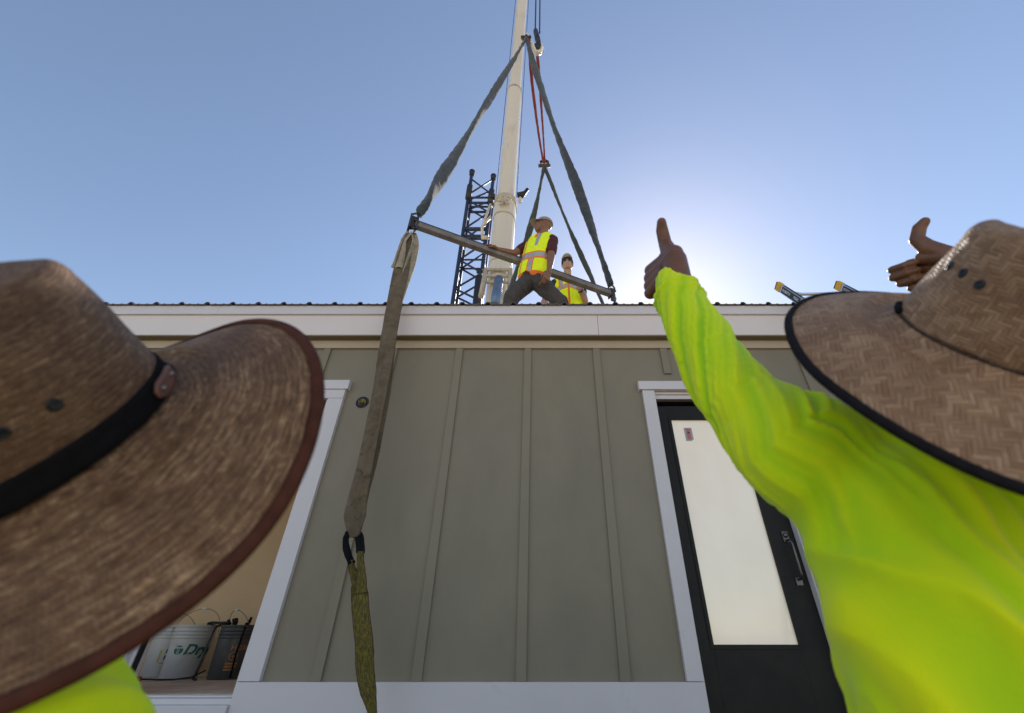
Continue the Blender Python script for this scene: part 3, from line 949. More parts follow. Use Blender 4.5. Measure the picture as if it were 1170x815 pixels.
# hydraulic cylinder hanging by its right chord
c0, c1 = at(545, 349, YM - .25), at(549, 308, YM - .25)
m = MB(); m.tube([c0 - (c1 - c0) * 1.2, c0, lerp(c0, c1, .75)], .17, 14); m.tube([lerp(c0, c1, .74), lerp(c0, c1, 1.0)], .09, 12); m.tube([lerp(c0, c1, .93) - Vector((.14, 0, 0)), lerp(c0, c1, .93) + Vector((.14, 0, 0))], .07, 8)
m.build('cylinder', BLACKP, la, True)
MB().box(-4.2, -1.4, 11.6, 13.3, 0, 1.45, bev=.04).build('base_frame', NAVY, la)
MB().box(base.x - 1.2, base.x + 1.2, base.y - 1.6, base.y + 3.4, 0, max(.8, base.z + .3), bev=.06).build('carrier', CREAM, cr)

# ---------------------------------------------------------------- rigging
YH = 4.0
HK = at(601, 43, YH)
HB = at(613, 60, YH + .25)
tip = bp(2.32)
hb = tag(empty('hook_block', HB), 'black crane hook block hanging from steel ropes', 'hook block')
u = 1 / (F / ((HB - CAM).dot(Vector((0, CT, ST)))))       # metres per photo pixel here
m = MB(); t0 = at(612, 36, YH + .25); t1 = at(615.5, 50, YH + .25)
m.tube([t0, lerp(t0, t1, .6), t1], [.075, .085, .07], 14, flat=.8); m.build('block_cheek', BLACKP, hb, True)
m = MB(); m.ell(at(614.5, 54, YH + .25), (.115, .09, .14)); m.build('hook_ball', BLACKP, hb, True)
# hook: curved, pale edge
cc_ = at(612, 56, YH + .25)
pts = []
for k in range(17):
    a = R(60) - R(220) * k / 16
    pts.append(cc_ + Vector((.155 * math.cos(a), 0, -.04 + .20 * math.sin(a))))
MB().tube(pts, [.035 + .025 * math.sin(math.pi * k / 16) for k in range(17)], 12).build('hook', mat('pale_worn_hook', (.6, .56, .48), .4, .1, 20), hb, True)
for x0_, x1_ in ((611.5, 612.5), (616.5, 616.8)):
    a = at(x0_, 38, YH + .25); b = Vector((a.x + (x1_ - 612) * .02, tip.y, tip.z))
    MB().tube([a, b], .019, 8).build('wire_rope', CABLE, hb, True)
# shackle master link and the white sling eye between hook and shackle
ms = tag(empty('shackle', HK), 'rusty bow shackle joining the slings below the hook', 'shackle')
m = MB()
m.tube([HK + Vector((-.12, 0, .02)), HK + Vector((.12, 0, .03))], .035, 10); m.tube([HK + Vector((0, 0, -.04)), HK + Vector((.01, 0, .12))], [.055, .03], 10)
m.build('pin', SHACK, ms, True)
m = MB(); m.tube([HK + Vector((-.10, 0, .03)), HK + Vector((-.08, 0, -.10)), HK + Vector((0, 0, -.16)), HK + Vector((.08, 0, -.10)), HK + Vector((.10, 0, .03))], .028, 10); m.build('bow', SHACK, ms, True)
WEYE = mat('white_sling', (.8, .76, .66), .8, .08, 12, bump=.5, bscale=40, bdist=.01)  # off-white cloth with slight random tone
pts = [at(x, y, YH + .12) for x, y in ((602, 40), (605, 45), (608, 52), (611, 59), (614.5, 62), (618.5, 59), (620, 54), (618.5, 49))]
tag(setorigin(MB().tube(pts, [.05, .062, .07, .07, .05, .035, .028, .02], 12, flat=.6).build('sling_eye', WEYE, None, True), pts[0]), 'bright white sling eye looped over the hook', 'sling')


def sling(name, label, pts, rad, mt_, group=None, flat=.55, tw=3.0, nseg=90, lump=.12, cat='lifting sling', seed=0, n=18):
    P = [Vector(p) for p in pts]
    # catmull resample
    out, rs = [], []
    m_ = len(P) - 1
    for i in range(nseg + 1):
        t_ = i / nseg * m_; k = min(int(t_), m_ - 1); f_ = t_ - k
        p0, p1, p2, p3 = P[max(k - 1, 0)], P[k], P[k + 1], P[min(k + 2, m_)]
        q = .5 * ((2 * p1) + (p2 - p0) * f_ + (2 * p0 - 5 * p1 + 4 * p2 - p3) * f_ ** 2 + (3 * p1 - p0 - 3 * p2 + p3) * f_ ** 3)
        out.append(q); rs.append(lerp(rad[k], rad[k + 1], f_))
    mb = MB()
    mb.tube(out, rs, n, flat=flat, twist=tw)
    bmesh.ops.recalc_face_normals(mb.bm, faces=mb.bm.faces)
    me = mb.mesh()
    rmax = max(rad)
    def fn(c, nn):
        v = mn.noise(c * (1.6 / rmax * .35) + Vector((seed, 0, 0))) + .6 * mn.noise(c * (1.6 / rmax) + Vector((0, seed, 3)))
        return v * rmax * lump * 1.3
    displace(me, fn)
    o = link(name, me, mt_, None, True)
    setorigin(o, out[0])
    return tag(o, label, cat, group)


G1 = 'lifting slings rising from the spreader bar to the hook'
YL, YRt = 2.85, 3.92
BL = at(472, 256, YL); BR = at(701, 337, 3.96); 
TL = at(479, 246, YL)
sling('lifting_sling', 'thick twisted blue grey sling slanting down left from the hook to the bar', [HK + Vector((0, 0, -.1)), at(578, 83, lerp(YH, YL, .16)), at(542.5, 141, lerp(YH, YL, .45)), at(507, 199, lerp(YH, YL, .78)), at(488, 230, 2.90), TL], [.05, .068, .078, .082, .074, .035], SLBLUE, G1, seed=1, tw=9, nseg=150, lump=.10)
sling('lifting_sling', 'thick twisted blue grey sling slanting down right from the hook to the bar', [HK + Vector((.02, 0, -.1)), at(611, 78, 3.99), at(633, 145, 3.97), at(659, 212, 3.95), at(681, 276, 3.95), at(698, 326, 3.95)], [.05, .072, .078, .078, .072, .045], SLBLUE, G1, seed=4, tw=7, nseg=150, lump=.10)
YF2 = 6.4
J = at(622, 190, YF2)
sling('round_sling', 'thin red sling running down from the hook, left strand of its pair', [at(604, 46, YH), at(608, 95, lerp(YH, YF2, .35)), at(615, 150, lerp(YH, YF2, .75)), at(621, 187, YF2)], [.035, .045, .05, .05], SLRED, 'pair of red sling strands', seed=2, nseg=60, tw=2)
sling('round_sling', 'thin red sling running down from the hook, right strand of its pair', [at(614, 62, YH + .2), at(617, 100, lerp(YH, YF2, .4)), at(620.5, 150, lerp(YH, YF2, .8)), at(622.5, 187, YF2)], [.035, .04, .045, .045], SLRED, 'pair of red sling strands', seed=3, nseg=60, tw=2)
ms2 = tag(empty('shackle', J), 'small rusty shackle where the red slings meet the green slings', 'shackle')
MB().tube([J + Vector((-.16, 0, .02)), J + Vector((.16, 0, .02))], .045, 10).build('pin', SHACK, ms2, True)
MB().tube([J + Vector((-.10, 0, .0)), J + Vector((-.09, 0, .2)), J + Vector((0, 0, .28)), J + Vector((.09, 0, .2)), J + Vector((.10, 0, .0))], .04, 10).build('bow', SHACK, ms2, True)
zroof = zr + (8.6 - 2.96) * sl2
def far_end(px_, py_):
    q = at(px_, py_, 7.6); d = (q - J); t_ = (zroof + .15 - J.z) / d.z
    return J + d * t_
sling('lifting_sling', 'thin green grey sling passing behind the capped worker', [J, lerp(J, at(585, 330, 7.6), .5) + Vector((.06, 0, 0)), at(578, 348, 7.6), far_end(578, 348)], [.05, .085, .09, .08], SLGREEN, 'far pair of green slings', seed=5, nseg=100, tw=8, lump=.10)
sling('lifting_sling', 'thin green grey sling slanting right behind the worker in sunglasses', [J, lerp(J, at(690, 348, 7.6), .5) + Vector((-.05, 0, .0)), at(689, 348, 7.6), far_end(689, 348)], [.045, .065, .075, .07], SLGREEN, 'far pair of green slings', seed=6, nseg=100, tw=8, lump=.10)

# spreader bar
sb = tag(empty('spreader_bar', BL), 'grey steel spreader bar slung above the roof edge', 'spreader bar')
d = (BR - BL); L = d.length; dn = d.normalized()
sd = dn.cross(Vector((0, 0, 1))).normalized(); upv = sd.cross(dn)
Mx = Matrix((dn, sd, upv)).transposed().to_4x4(); Mx.translation = BL
MB().box(.02, L - .05, -.034, .034, -.038, .038, bev=.010, M=Mx).build('bar_tube', STEEL, sb)
MB().box(.0, L - .07, -.0355, .0355, .024, .041, bev=.003, M=Mx).build('bar_top_strip', DSTEEL, sb)
m = MB()
m.box(-.045, -.025, -.05, .05, -.11, .10, bev=.004, M=Mx); m.box(.028, .048, -.05, .05, -.10, .10, bev=.004, M=Mx); m.box(-.026, .030, -.012, .012, -.06, .11, bev=.004, M=Mx)
m.build('end_plate', DSTEEL, sb)
m = MB(); m.box(L - .045, L + .02, -.014, .014, -.11, .10, bev=.006, M=Mx); m.box(L - .055, L - .044, -.05, .05, -.06, .06, bev=.003, M=Mx); m.build('end_plate', DSTEEL, sb)
def shackle_part(c, r, h, th, parent, upd=Vector((0, 0, 1)), sdv=Vector((1, 0, 0))):
    m = MB()
    m.tube([c - sdv * r * 1.25, c + sdv * r * 1.35], th, 10)
    m.tube([c - sdv * r, c - sdv * r * .95 + upd * h * .55, c - sdv * r * .5 + upd * h * .93, c + upd * h, c + sdv * r * .5 + upd * h * .93, c + sdv * r * .95 + upd * h * .55, c + sdv * r], th * .85, 10)
    return m.build('shackle', SHACK, parent, True)
shackle_part(BL + upv * .07, .035, .10, .013, sb)
shackle_part(BL - upv * .07 + Vector((0, 0, 0)), .035, -.10, .014, sb)
shackle_part(BR + upv * .055 - dn * .02, .04, .10, .014, sb)
MB().lathe([(.012, -.018), (.028, -.018), (.028, .018), (.012, .018), (.012, -.018)], BR - upv * .075, 16, M=Matrix.Rotation(R(90), 3, 'X')).build('shackle_eye', STEEL, sb)


# hanging grey strap: two flat layers, from the left end of the bar past the fascia
def ribbon(name, pts, widths, yaw, thick, mt_, mi=0, nseg=80, crease=.1, uvlen=1, seed=0, ncross=14, parent=None):
    P = [Vector(p) for p in pts]; m_ = len(P) - 1
    bm = bmesh.new(); uvl = bm.loops.layers.uv.new('UVMap')
    rows = []; vv = 0; prev = None; vs_ = []
    for i in range(nseg + 1):
        t_ = i / nseg * m_; k = min(int(t_), m_ - 1); f_ = t_ - k
        p0, p1, p2, p3 = P[max(k - 1, 0)], P[k], P[k + 1], P[min(k + 2, m_)]
        q = .5 * ((2 * p1) + (p2 - p0) * f_ + (2 * p0 - 5 * p1 + 4 * p2 - p3) * f_ ** 2 + (3 * p1 - p0 - 3 * p2 + p3) * f_ ** 3)
        tg = (.5 * ((p2 - p0) + 2 * (2 * p0 - 5 * p1 + 4 * p2 - p3) * f_ + 3 * (3 * p1 - p0 - 3 * p2 + p3) * f_ ** 2)).normalized()
        w_ = lerp(widths[k], widths[k + 1], f_); yw = lerp(yaw[k], yaw[k + 1], f_)
        sdv = Vector((math.cos(yw), math.sin(yw), 0)); sdv = (sdv - tg * sdv.dot(tg)).normalized(); nn = sdv.cross(tg)
        if prev is not None: vv += (q - prev).length
        prev = q
        row = []
        for j in range(ncross + 1):
            s_ = j / ncross - .5
            off = crease * w_ * (math.cos(s_ * math.pi * 2.2 + seed + i * .03) * .5) + .006 * mn.noise(Vector((s_ * 5 + seed, i * .12, 0)))
            e = 1 + .04 * mn.noise(Vector((i * .35, seed, s_ > 0)))
            row.append(bm.verts.new(q + sdv * (s_ * w_ * e) + nn * off))
        rows.append(row); vs_.append(vv)
    for i in range(nseg):
        for j in range(ncross):
            f = bm.faces.new((rows[i][j], rows[i][j + 1], rows[i + 1][j + 1], rows[i + 1][j])); f.smooth = True
            for lp, (a, b) in zip(f.loops, ((j, i), (j + 1, i), (j + 1, i + 1), (j, i + 1))): lp[uvl].uv = (a / ncross, vs_[b])
    me = bpy.data.meshes.new(name); bm.to_mesh(me); bm.free()
    o = link(name, me, mt_, parent)
    md_ = o.modifiers.new('s', 'SOLIDIFY'); md_.thickness = thick; md_.offset = 0
    return o


YS = 2.80
S1 = [at(469, 268, YL), at(465, 282, YL), at(458, 310, 2.84), at(450, 350, 2.83), at(441.5, 400, 2.82), at(433, 450, 2.80), at(419, 520, 2.80), at(409, 565, 2.80), at(405.5, 590, 2.79), at(404, 614, 2.78)]
hs = tag(empty('hanging_sling', S1[0]), 'wide dirty grey lifting strap hanging down in front of the fascia', 'lifting sling')
px_m = lambda p: (p - CAM).dot(Vector((0, CT, ST))) / F
W1 = [8, 13, 17, 17, 18, 17, 19, 22, 24, 7]
ribbon('strap_layer', S1, [w_ * px_m(p) for w_, p in zip(W1, S1)], [.5, .4, .2, .1, 0, -.1, -.2, -.1, .2, .3], .006, SLGREY, nseg=130, crease=.07, seed=1, parent=hs)
S2 = [p + Vector((dx, dy_, 0)) for p, dx, dy_ in zip(S1, (.01, .01, .015, .012, .012, .02, .015, .01, .01, .005), (.02, .03, .05, .04, .035, .04, .04, .03, .03, .02))]
ribbon('strap_layer', S2, [w_ * px_m(p) * .85 for w_, p in zip([8, 12, 14, 14, 17, 19, 20, 20, 18, 7], S2)], [.9, .9, .8, .9, 1.0, .9, .8, .9, .7, .5], .006, SLGREY, nseg=130, crease=.10, seed=3, parent=hs)
# pale worn eye at the top
E1 = [at(472, 266, 2.86), at(474, 278, 2.87), at(469, 300, 2.87), at(461, 326, 2.87), at(455, 350, 2.87)]
ribbon('strap_eye', E1, [w_ * px_m(p) for w_, p in zip([6, 10, 12, 10, 6], E1)], [.5, 1.0, .8, .6, .4], .006, SLTOP, nseg=60, crease=.25, seed=6, parent=hs)
E2 = [at(468, 266, 2.84), at(461, 276, 2.83), at(458, 290, 2.83), at(454, 306, 2.83)]
ribbon('strap_eye', E2, [w_ * px_m(p) for w_, p in zip([6, 8, 10, 14], E2)], [.5, -.3, .1, .2], .006, SLTOP, nseg=50, crease=.2, seed=7, parent=hs)

# yellow strap with black eye below it
ys = tag(empty('web_sling', at(404, 612, 2.79)), 'worn yellow web strap with a black looped eye, hooked below the grey strap', 'lifting sling')
K1 = [at(x, y, yy) for x, y, yy in ((409, 642, 2.77), (404, 655, 2.76), (409, 668, 2.76), (411, 682, 2.76), (412, 700, 2.76), (416, 735, 2.76), (417, 765, 2.77), (421, 790, 2.78), (426, 815, 2.79), (429, 850, 2.80), (429, 900, 2.84))]
K1 = K1[2:]
ribbon('yellow_webbing', K1, [w_ * px_m(p) for w_, p in zip([14, 19, 19, 20, 20, 17, 9, 8, 12], K1)], [.5, .1, 0, .05, .1, .2, .6, .8, .5], .005, YWEB, nseg=90, crease=.05, seed=2, parent=ys)
for q, (xs_, ws) in enumerate((((400, 644), None), ((412, 632), None))):
    if q == 0: Q = [at(401, 640, 2.765), at(403, 652, 2.76), at(407, 664, 2.76), at(410, 676, 2.757)]; W_ = [7, 8, 10, 13]
    else: Q = [at(412, 630, 2.76), at(412, 645, 2.755), at(413, 660, 2.75), at(412, 678, 2.752)]; W_ = [7, 8, 10, 15]
    ribbon('yellow_leg', Q, [w_ * px_m(p) for w_, p in zip(W_, Q)], [.7, .5, .2, .0], .005, YWEB, nseg=30, crease=.06, seed=4 + q, parent=ys)
Q = [at(402, 644, 2.765), at(397, 632, 2.765), at(395, 619, 2.765), at(397, 611, 2.77), at(402, 607, 2.80), at(408, 609, 2.815), at(411, 616, 2.80), at(412, 632, 2.765)]
ribbon('black_eye', Q, [w_ * px_m(p) for w_, p in zip([9, 8, 7, 6, 7, 8, 9, 9], Q)], [.7, .7, .8, .8, .4, .3, .3, .6], .009, BWEB, nseg=70, crease=.05, seed=8, parent=ys)

# ---------------------------------------------------------------- ladder leaning on the roof edge
ALU = mat('ladder_aluminium', (.55, .55, .56), .38, .08, 10, metal=.8, bump=.1)
YEL = mat('yellow_end_cap', (.80, .42, .01), .5, .08, 12)
lad = tag(empty('ladder', (2.3, 1.5, 0)), 'aluminium ladder with yellow end caps leaning on the roof edge', 'ladder')
YT = 3.05
T1, T2 = at(889, 327, YT), at(957, 326, YT)
low1 = at(925, 351, YT * .9157); low1.x = T1.x
dd = (low1 - T1).normalized()
LL = T1.z / -dd.z
dd2 = dd
wdt = (T2 - T1)
for tp_, nm in ((T1, 0), (T2, 1)):
    # channel rail
    yv = Vector((1, 0, 0)); yv = (yv - dd * yv.dot(dd)).normalized(); nv = dd.cross(yv)
    Mr = Matrix((yv, nv, dd)).transposed().to_4x4(); Mr.translation = tp_
    m = MB(); m.box(-.014, -.010, -.038, .038, .05, LL - .03, M=Mr); m.box(-.0098, .014, -.038, -.034, .05, LL - .03, M=Mr); m.box(-.0098, .014, .034, .038, .05, LL - .03, M=Mr)
    ro = m.build('rail', ALU, lad)
    MB().box(-.019, .019, -.043, .043, -.008, .075, bev=.012, M=Mr).build('end_cap', YEL, lad)
    MB().box(-.020, .020, -.040, .040, -.018, -.006, bev=.005, M=Mr).build('rubber_tip', GASK, lad)
    MB().box(-.022, .022, -.045, .045, LL - .06, LL + .0, bev=.01, M=Mr).build('rubber_foot', GASK, lad)
    # label on the outer face of the channel that faces down to the viewer
    s_ = -1
    q_ = MB(); q_.poly([Mr @ Vector((-.0152, a, b)) for a, b in ((-.030, .10), (.030, .10), (.030, .42), (-.030, .42))]); lb = q_.build('label_plate', GASK, lad)
    q_ = MB()
    for side in (-1, 1):
        pass
    q_.poly([Mr @ Vector((a, side_, b)) for a, side_, b in ((-.012, .0392, .10), (.012, .0392, .10), (.012, .0392, .42), (-.012, .0392, .42))]); q_.build('label_plate', GASK, lad)
    tx = text_mesh('GORILLA', .036, 0, .001)
    for v in tx.vertices:
        x, y = v.co.x, v.co.y
        v.co = Mr @ Vector((-.0160, (.014 - y), .115 + x * .95))
    link('label_text', tx, GRIP, lad)
    tx = text_mesh('LADDERS', .036, 0, .001)
    for v in tx.vertices:
        x, y = v.co.x, v.co.y
        v.co = Mr @ Vector((-.0160, (.014 - y), .315 + x * .55))
    link('label_text', tx, GRIP, lad)
k = .24
nr = 0
while k < LL - .15:
    a = T1 + dd * k; b = T2 + dd * k
    MB().tube([a, b], .015, 10).build('rung', ALU, lad, True)
    k += .30
for tp_, s_ in ((T1, 1), (T2, -1)):
    MB().tube([tp_ + dd * .11, tp_ + dd * .235 + (T2 - T1) * (.22 * s_)], .006, 8).build('brace', ALU, lad)
# ---------------------------------------------------------------- people
def basis(x, y, z):
    return Matrix((x, y, z)).transposed()


def frame(up, fwd):
    up = Vector(up).normalized(); fwd = Vector(fwd); fwd = (fwd - up * fwd.dot(up)).normalized()
    return basis(fwd.cross(up).normalized(), fwd, up)


def add_head(mb, c, Rm, s=1.0, ears=True):
    """head of about 0.235 m; x right, y forward, z up"""
    P = lambda x, y, z: Vector(c) + Rm @ Vector((x * s, y * s, z * s))
    E = lambda x, y, z, a, b, d: mb.ell(P(x, y, z), (a * s, b * s, d * s), Rm)
    E(0, -.012, .028, .074, .094, .083)
    E(0, .022, -.020, .062, .070, .088)
    mb.rcone(P(-.03, .030, -.078), .026 * s, P(.03, .030, -.078), .026 * s)
    mb.rcone(P(0, .060, -.088), .020 * s, P(0, .05, -.07), .03 * s)
    mb.rcone(P(-.050, -.005, -.045), .022 * s, P(-.028, .045, -.088), .018 * s); mb.rcone(P(.050, -.005, -.045), .022 * s, P(.028, .045, -.088), .018 * s)
    mb.rcone(P(-.028, .080, .022), .012 * s, P(.028, .080, .022), .012 * s)
    mb.rcone(P(0, .088, .010), .008 * s, P(0, .106, -.026), .012 * s)
    E(-.011, .097, -.030, .008, .010, .007); E(.011, .097, -.030, .008, .010, .007)
    E(0, .086, -.052, .024, .012, .006); E(0, .084, -.062, .021, .012, .007)
    E(-.036, .066, -.018, .020, .018, .016); E(.036, .066, -.018, .020, .018, .016)
    if ears:
        E(-.077, -.010, -.008, .008, .018, .030); E(.077, -.010, -.008, .008, .018, .030)
    return P


def add_hand(mb, O, X, Y, Z, s=1.0, curl=(75, 95, 60), thumb='up', spread=0.0, thick=1.0, tl=1.0):
    """O wrist, X to the knuckles, Y to the thumb side, Z out of the back of the hand"""
    P = lambda x, y, z: Vector(O) + (X * x + Y * y + Z * z) * s
    # palm
    for (y0, y1, r0, r1) in ((.018, .030, .017, .0145), (.008, .010, .018, .0155), (-.006, -.010, .018, .0150), (-.016, -.029, .016, .0135)):
        mb.rcone(P(.0, y0, 0), r0 * s, P(.086, y1, .002), r1 * s)
    mb.rcone(P(.012, .020, -.010), .018 * s, P(.050, .034, -.012), .016 * s)         # thenar
    mb.rcone(P(.012, -.022, -.008), .015 * s, P(.060, -.028, -.008), .013 * s)      # hypothenar
    tips = []
    LN = ((.044, .026, .021), (.049, .030, .022), (.045, .028, .022), (.035, .021, .019))
    RD = (.0098, .0100, .0094, .0084)
    for k, y in enumerate((.031, .0105, -.0105, -.030)):
        p = P(.088 - (.0, -.003, .001, .008)[k], y, .002); a = 0.0
        r = RD[k] * s
        for j in range(3):
            a += R(curl[j] + (-6, 0, 4, 9)[k] * (j == 0) + spread * k)
            dy_ = (-.04, 0, .05, .12)[k]
            d_ = (X * math.cos(a) - Z * math.sin(a) + Y * dy_ * (j == 0)).normalized()
            q = p + d_ * LN[k][j] * s
            mb.rcone(p, r * (1.10 if j == 0 else 1.06), q, r * .95, n=14)
            p = q; r *= .93
        tips.append(p)
    if thumb == 'up':
        t = [P(.010, .024, -.006), P(.036, .052, -.010), P(.050, .052 + .031 * tl, -.010), P(.044, .052 + .058 * tl, .002), P(.034, .052 + .070 * tl, .010)]
        rr_ = [.019, .0155 * thick, .0125 * thick, .0118 * thick, .0090 * thick]
    else:
        t = [P(.010, .024, -.006), P(.045, .046, -.018), P(.072, .044, -.030), P(.090, .034, -.036)]
        rr_ = [.017, .0135, .0115, .0095]
    mb.rcone(t[0], rr_[0] * s, t[1], rr_[1] * s)
    for a_, b_, ra, rb in zip(t[1:-1], t[2:], rr_[1:-1], rr_[2:]): mb.rcone(a_, ra * s, b_, rb * s, n=16)
    mb.rcone(P(.03, .045, -.004), .012 * s, P(.072, .030, -.002), .010 * s)         # web
    return t, tips


def hat(parent, p, straw, binding, bandcol, polar, label, seedv=0, cord=False, crease=.018):
    t = Vector(p[3:6]); r = Vector(p[:3]); Rm = Matrix.Rotation(r.length, 3, r.normalized())
    a, b, k0, c2, s2, c1, s1, ca, cb, h, tp, lx, ly = p[6:19]
    W = lambda v: t + Rm @ Vector(v)
    ho = tag(empty('straw_hat', t), label); ho.parent = parent
    ho.location = t - parent.location
    def zed(T): return k0 + c2 * math.cos(2 * T) + s2 * math.sin(2 * T) + c1 * math.cos(T) + s1 * math.sin(T)
    def brim(T, q):
        k = q ** 1.35
        x = lerp(ca, a, q) * math.cos(T); y = lerp(cb, b, q) * math.sin(T)
        z = zed(T) * k + .010 * math.sin(min(1, q * 3) * math.pi) * -1
        z += .0022 * mn.noise(Vector((math.cos(T) * 2.2, math.sin(T) * 2.2, q * 2 + seedv))) * (0.3 + q)
        return Vector((x, y, z))
    n = 256
    bm = bmesh.new(); uvl = bm.loops.layers.uv.new('UVMap')
    rows = []; uvs = []
    def add(fn, qs, uvf):
        for q in qs:
            rows.append([bm.verts.new(W(fn(2 * math.pi * i / n, q))) for i in range(n)]); uvs.append([uvf(2 * math.pi * i / n, q, fn(2 * math.pi * i / n, q)) for i in range(n)])
    nb = 30
    if polar: ub = lambda T, q, v: (T * .145, q * .115)
    else: ub = lambda T, q, v: (v.x + .5, v.y + .5)
    def faces(closed_top=False):
        for i in range(len(rows) - 1):
            for k in range(n):
                k2 = (k + 1) % n
                f = bm.faces.new((rows[i][k], rows[i][k2], rows[i + 1][k2], rows[i + 1][k])); f.smooth = True
                U = [list(uvs[i][k]), list(uvs[i][k2]), list(uvs[i + 1][k2]), list(uvs[i + 1][k])]
                if k2 == 0 and (polar or uvs[i][0][0] > 1.5):
                    per = uvper
                    U[1][0] += per; U[2][0] += per
                for lp, uvv in zip(f.loops, U): lp[uvl].uv = uvv
    uvper = 2 * math.pi * .145
    add(brim, [1 - i / nb for i in range(nb + 1)], ub); faces()
    me = bpy.data.meshes.new('brim'); bm.to_mesh(me); bm.free()
    o = link('brim', me, straw, ho); md_ = o.modifiers.new('s', 'SOLIDIFY'); md_.thickness = .0028; md_.offset = -1
    # crown
    def crown(T, q):
        # q 0..1 side, 1..2 over the shoulder and across the top
        if q <= 1:
            s_ = q; f = 1 + (tp - 1) * s_ * 1.0
            bow = 1 + .012 * math.sin(s_ * math.pi)
            z = (h - .020) * s_
            x, y = ca * f * bow * math.cos(T), cb * f * bow * math.sin(T)
            ox, oy = lx * s_, ly * s_
            # side pinches towards the front
            pin = math.exp(-((T - R(52)) / .38) ** 2) + math.exp(-((T - R(128)) / .38) ** 2)
            x *= 1 - .10 * pin * s_ ** 2; y *= 1 - .03 * pin * s_ ** 2
        else:
            s_ = (q - 1)
            an = min(s_ / .35, 1) * math.pi / 2
            if s_ < .35:
                rad = 1 - .17 * (1 - math.cos(an)); z = h - .020 + .020 * math.sin(an)
            else:
                rr_ = (1 - s_) / .65; rad = .83 * rr_
                dome = 1 - rr_ ** 2
                z = h + .004 * dome
            x, y = ca * tp * rad * math.cos(T), cb * tp * rad * math.sin(T)
            z -= crease * math.exp(-(x / .022) ** 2) * (1 if y > -.06 else .6) * min(1, max(0, (s_ - .1) / .4))
            pin = math.exp(-((T - R(52)) / .38) ** 2) + math.exp(-((T - R(128)) / .38) ** 2)
            x *= 1 - .10 * pin * max(0, 1 - s_); y *= 1 - .03 * pin * max(0, 1 - s_)
            ox, oy = lx, ly
        nz = .0018 * mn.noise(Vector((x * 22, y * 22, z * 20 + seedv)))
        return Vector((x + ox + nz * 1.3, y + oy + nz, z + nz))
    bm = bmesh.new(); uvl = bm.loops.layers.uv.new('UVMap'); rows = []; uvs = []
    uvper = 2 * math.pi * .092
    add(crown, [i / 24 for i in range(25)] + [1 + i / 30 for i in range(1, 30)], lambda T, q, v: (T * .092 + 2, q * h))
    faces()
    top = bm.verts.new(W(crown(0, 1.999)))
    for k in range(n):
        f = bm.faces.new((rows[-1][k], rows[-1][(k + 1) % n], top)); f.smooth = True
        for lp in f.loops: lp[uvl].uv = (2, 2 * h)
    me = bpy.data.meshes.new('crown'); bm.to_mesh(me); bm.free()
    o = link('crown', me, straw, ho); md_ = o.modifiers.new('s', 'SOLIDIFY'); md_.thickness = .0028; md_.offset = -1
    # binding round the edge: a flat folded tape
    bm = bmesh.new(); N = 300; rw = []
    wv = .0085 if polar else .0065
    for i in range(N):
        T = 2 * math.pi * i / N
        e0 = brim(T, 1.0); e1_ = brim(T, 1 - wv / .115)
        out = (e0 - e1_).normalized()
        upn = Vector((0, 0, 1)); upn = (upn - out * upn.dot(out)).normalized()
        scal = 1 + .12 * mn.noise(Vector((i * .5, 0, seedv)))
        prof_ = ((-wv * scal, .0012), (-wv * .5, .0028), (0, .0030), (.0022, .0014), (.0026, -.001), (.0016, -.0038), (-wv * .5, -.0050), (-wv * scal, -.0040))
        rw.append([bm.verts.new(W(e0 + out * x + upn * z)) for x, z in prof_])
    for i in range(N):
        for j in range(7):
            f = bm.faces.new((rw[i][j], rw[(i + 1) % N][j], rw[(i + 1) % N][j + 1], rw[i][j + 1])); f.smooth = True
    me = bpy.data.meshes.new('b'); bm.to_mesh(me); bm.free()
    o = link('brim_binding', me, binding, ho); md_ = o.modifiers.new('s', 'SOLIDIFY'); md_.thickness = .0006
    # stitches on the binding
    # hat band
    if not cord:
        zz_ = (.001, .006, .016, .021); bm = bmesh.new(); rw = []
        for i in range(N):
            T = 2 * math.pi * i / N; row = []
            for j, z in enumerate(zz_):
                s_ = z / (h - .02); f = 1 + (tp - 1) * s_
                k = .0015 if j in (0, 3) else .0030
                if j == 0: k = .006
                row.append(bm.verts.new(W(((ca * f + k) * math.cos(T) + lx * s_, (cb * f + k) * math.sin(T) + ly * s_, z))))
            rw.append(row)
        for i in range(N):
            for j in range(3):
                f = bm.faces.new((rw[i][j], rw[(i + 1) % N][j], rw[(i + 1) % N][j + 1], rw[i][j + 1])); f.smooth = True
        me = bpy.data.meshes.new('b'); bm.to_mesh(me); bm.free()
        o = link('hatband', me, bandcol, ho); md_ = o.modifiers.new('s', 'SOLIDIFY'); md_.thickness = .002; md_.offset = -1
    else:
        pts = []
        for i in range(N + 1):
            T = 2 * math.pi * i / N
            pts.append(W(((ca + .0005) * math.cos(T), (cb + .0005) * math.sin(T), -.001 + .0012 * mn.noise(Vector((i * .2, 0, 5))))))
        MB().tube(pts, [.0016 + .0006 * mn.noise(Vector((i * .9, 2, 1))) for i in range(N + 1)], 8, cap=False).build('hat_cord', bandcol, ho, True)
    return ho, W, crown, brim


HAT_L = [1.19566, -0.0613, -0.05981, -0.41966, 0.32832, 1.43855, 0.21708, 0.20476, -0.02237, -0.00676, 0.03118, -0.00794, -0.00587, 0.07921, 0.10438, 0.1265, 0.82744, 0.00319, 0.00682]
HAT_R = [1.10374, 0.2568, -0.31194, 0.49252, 0.35969, 1.57044, 0.19158, 0.21422, -0.03638, 0.00535, -0.00174, 0.01291, 0.00414, 0.08537, 0.10056, 0.10613, 0.77887, -0.00033, -0.00073]


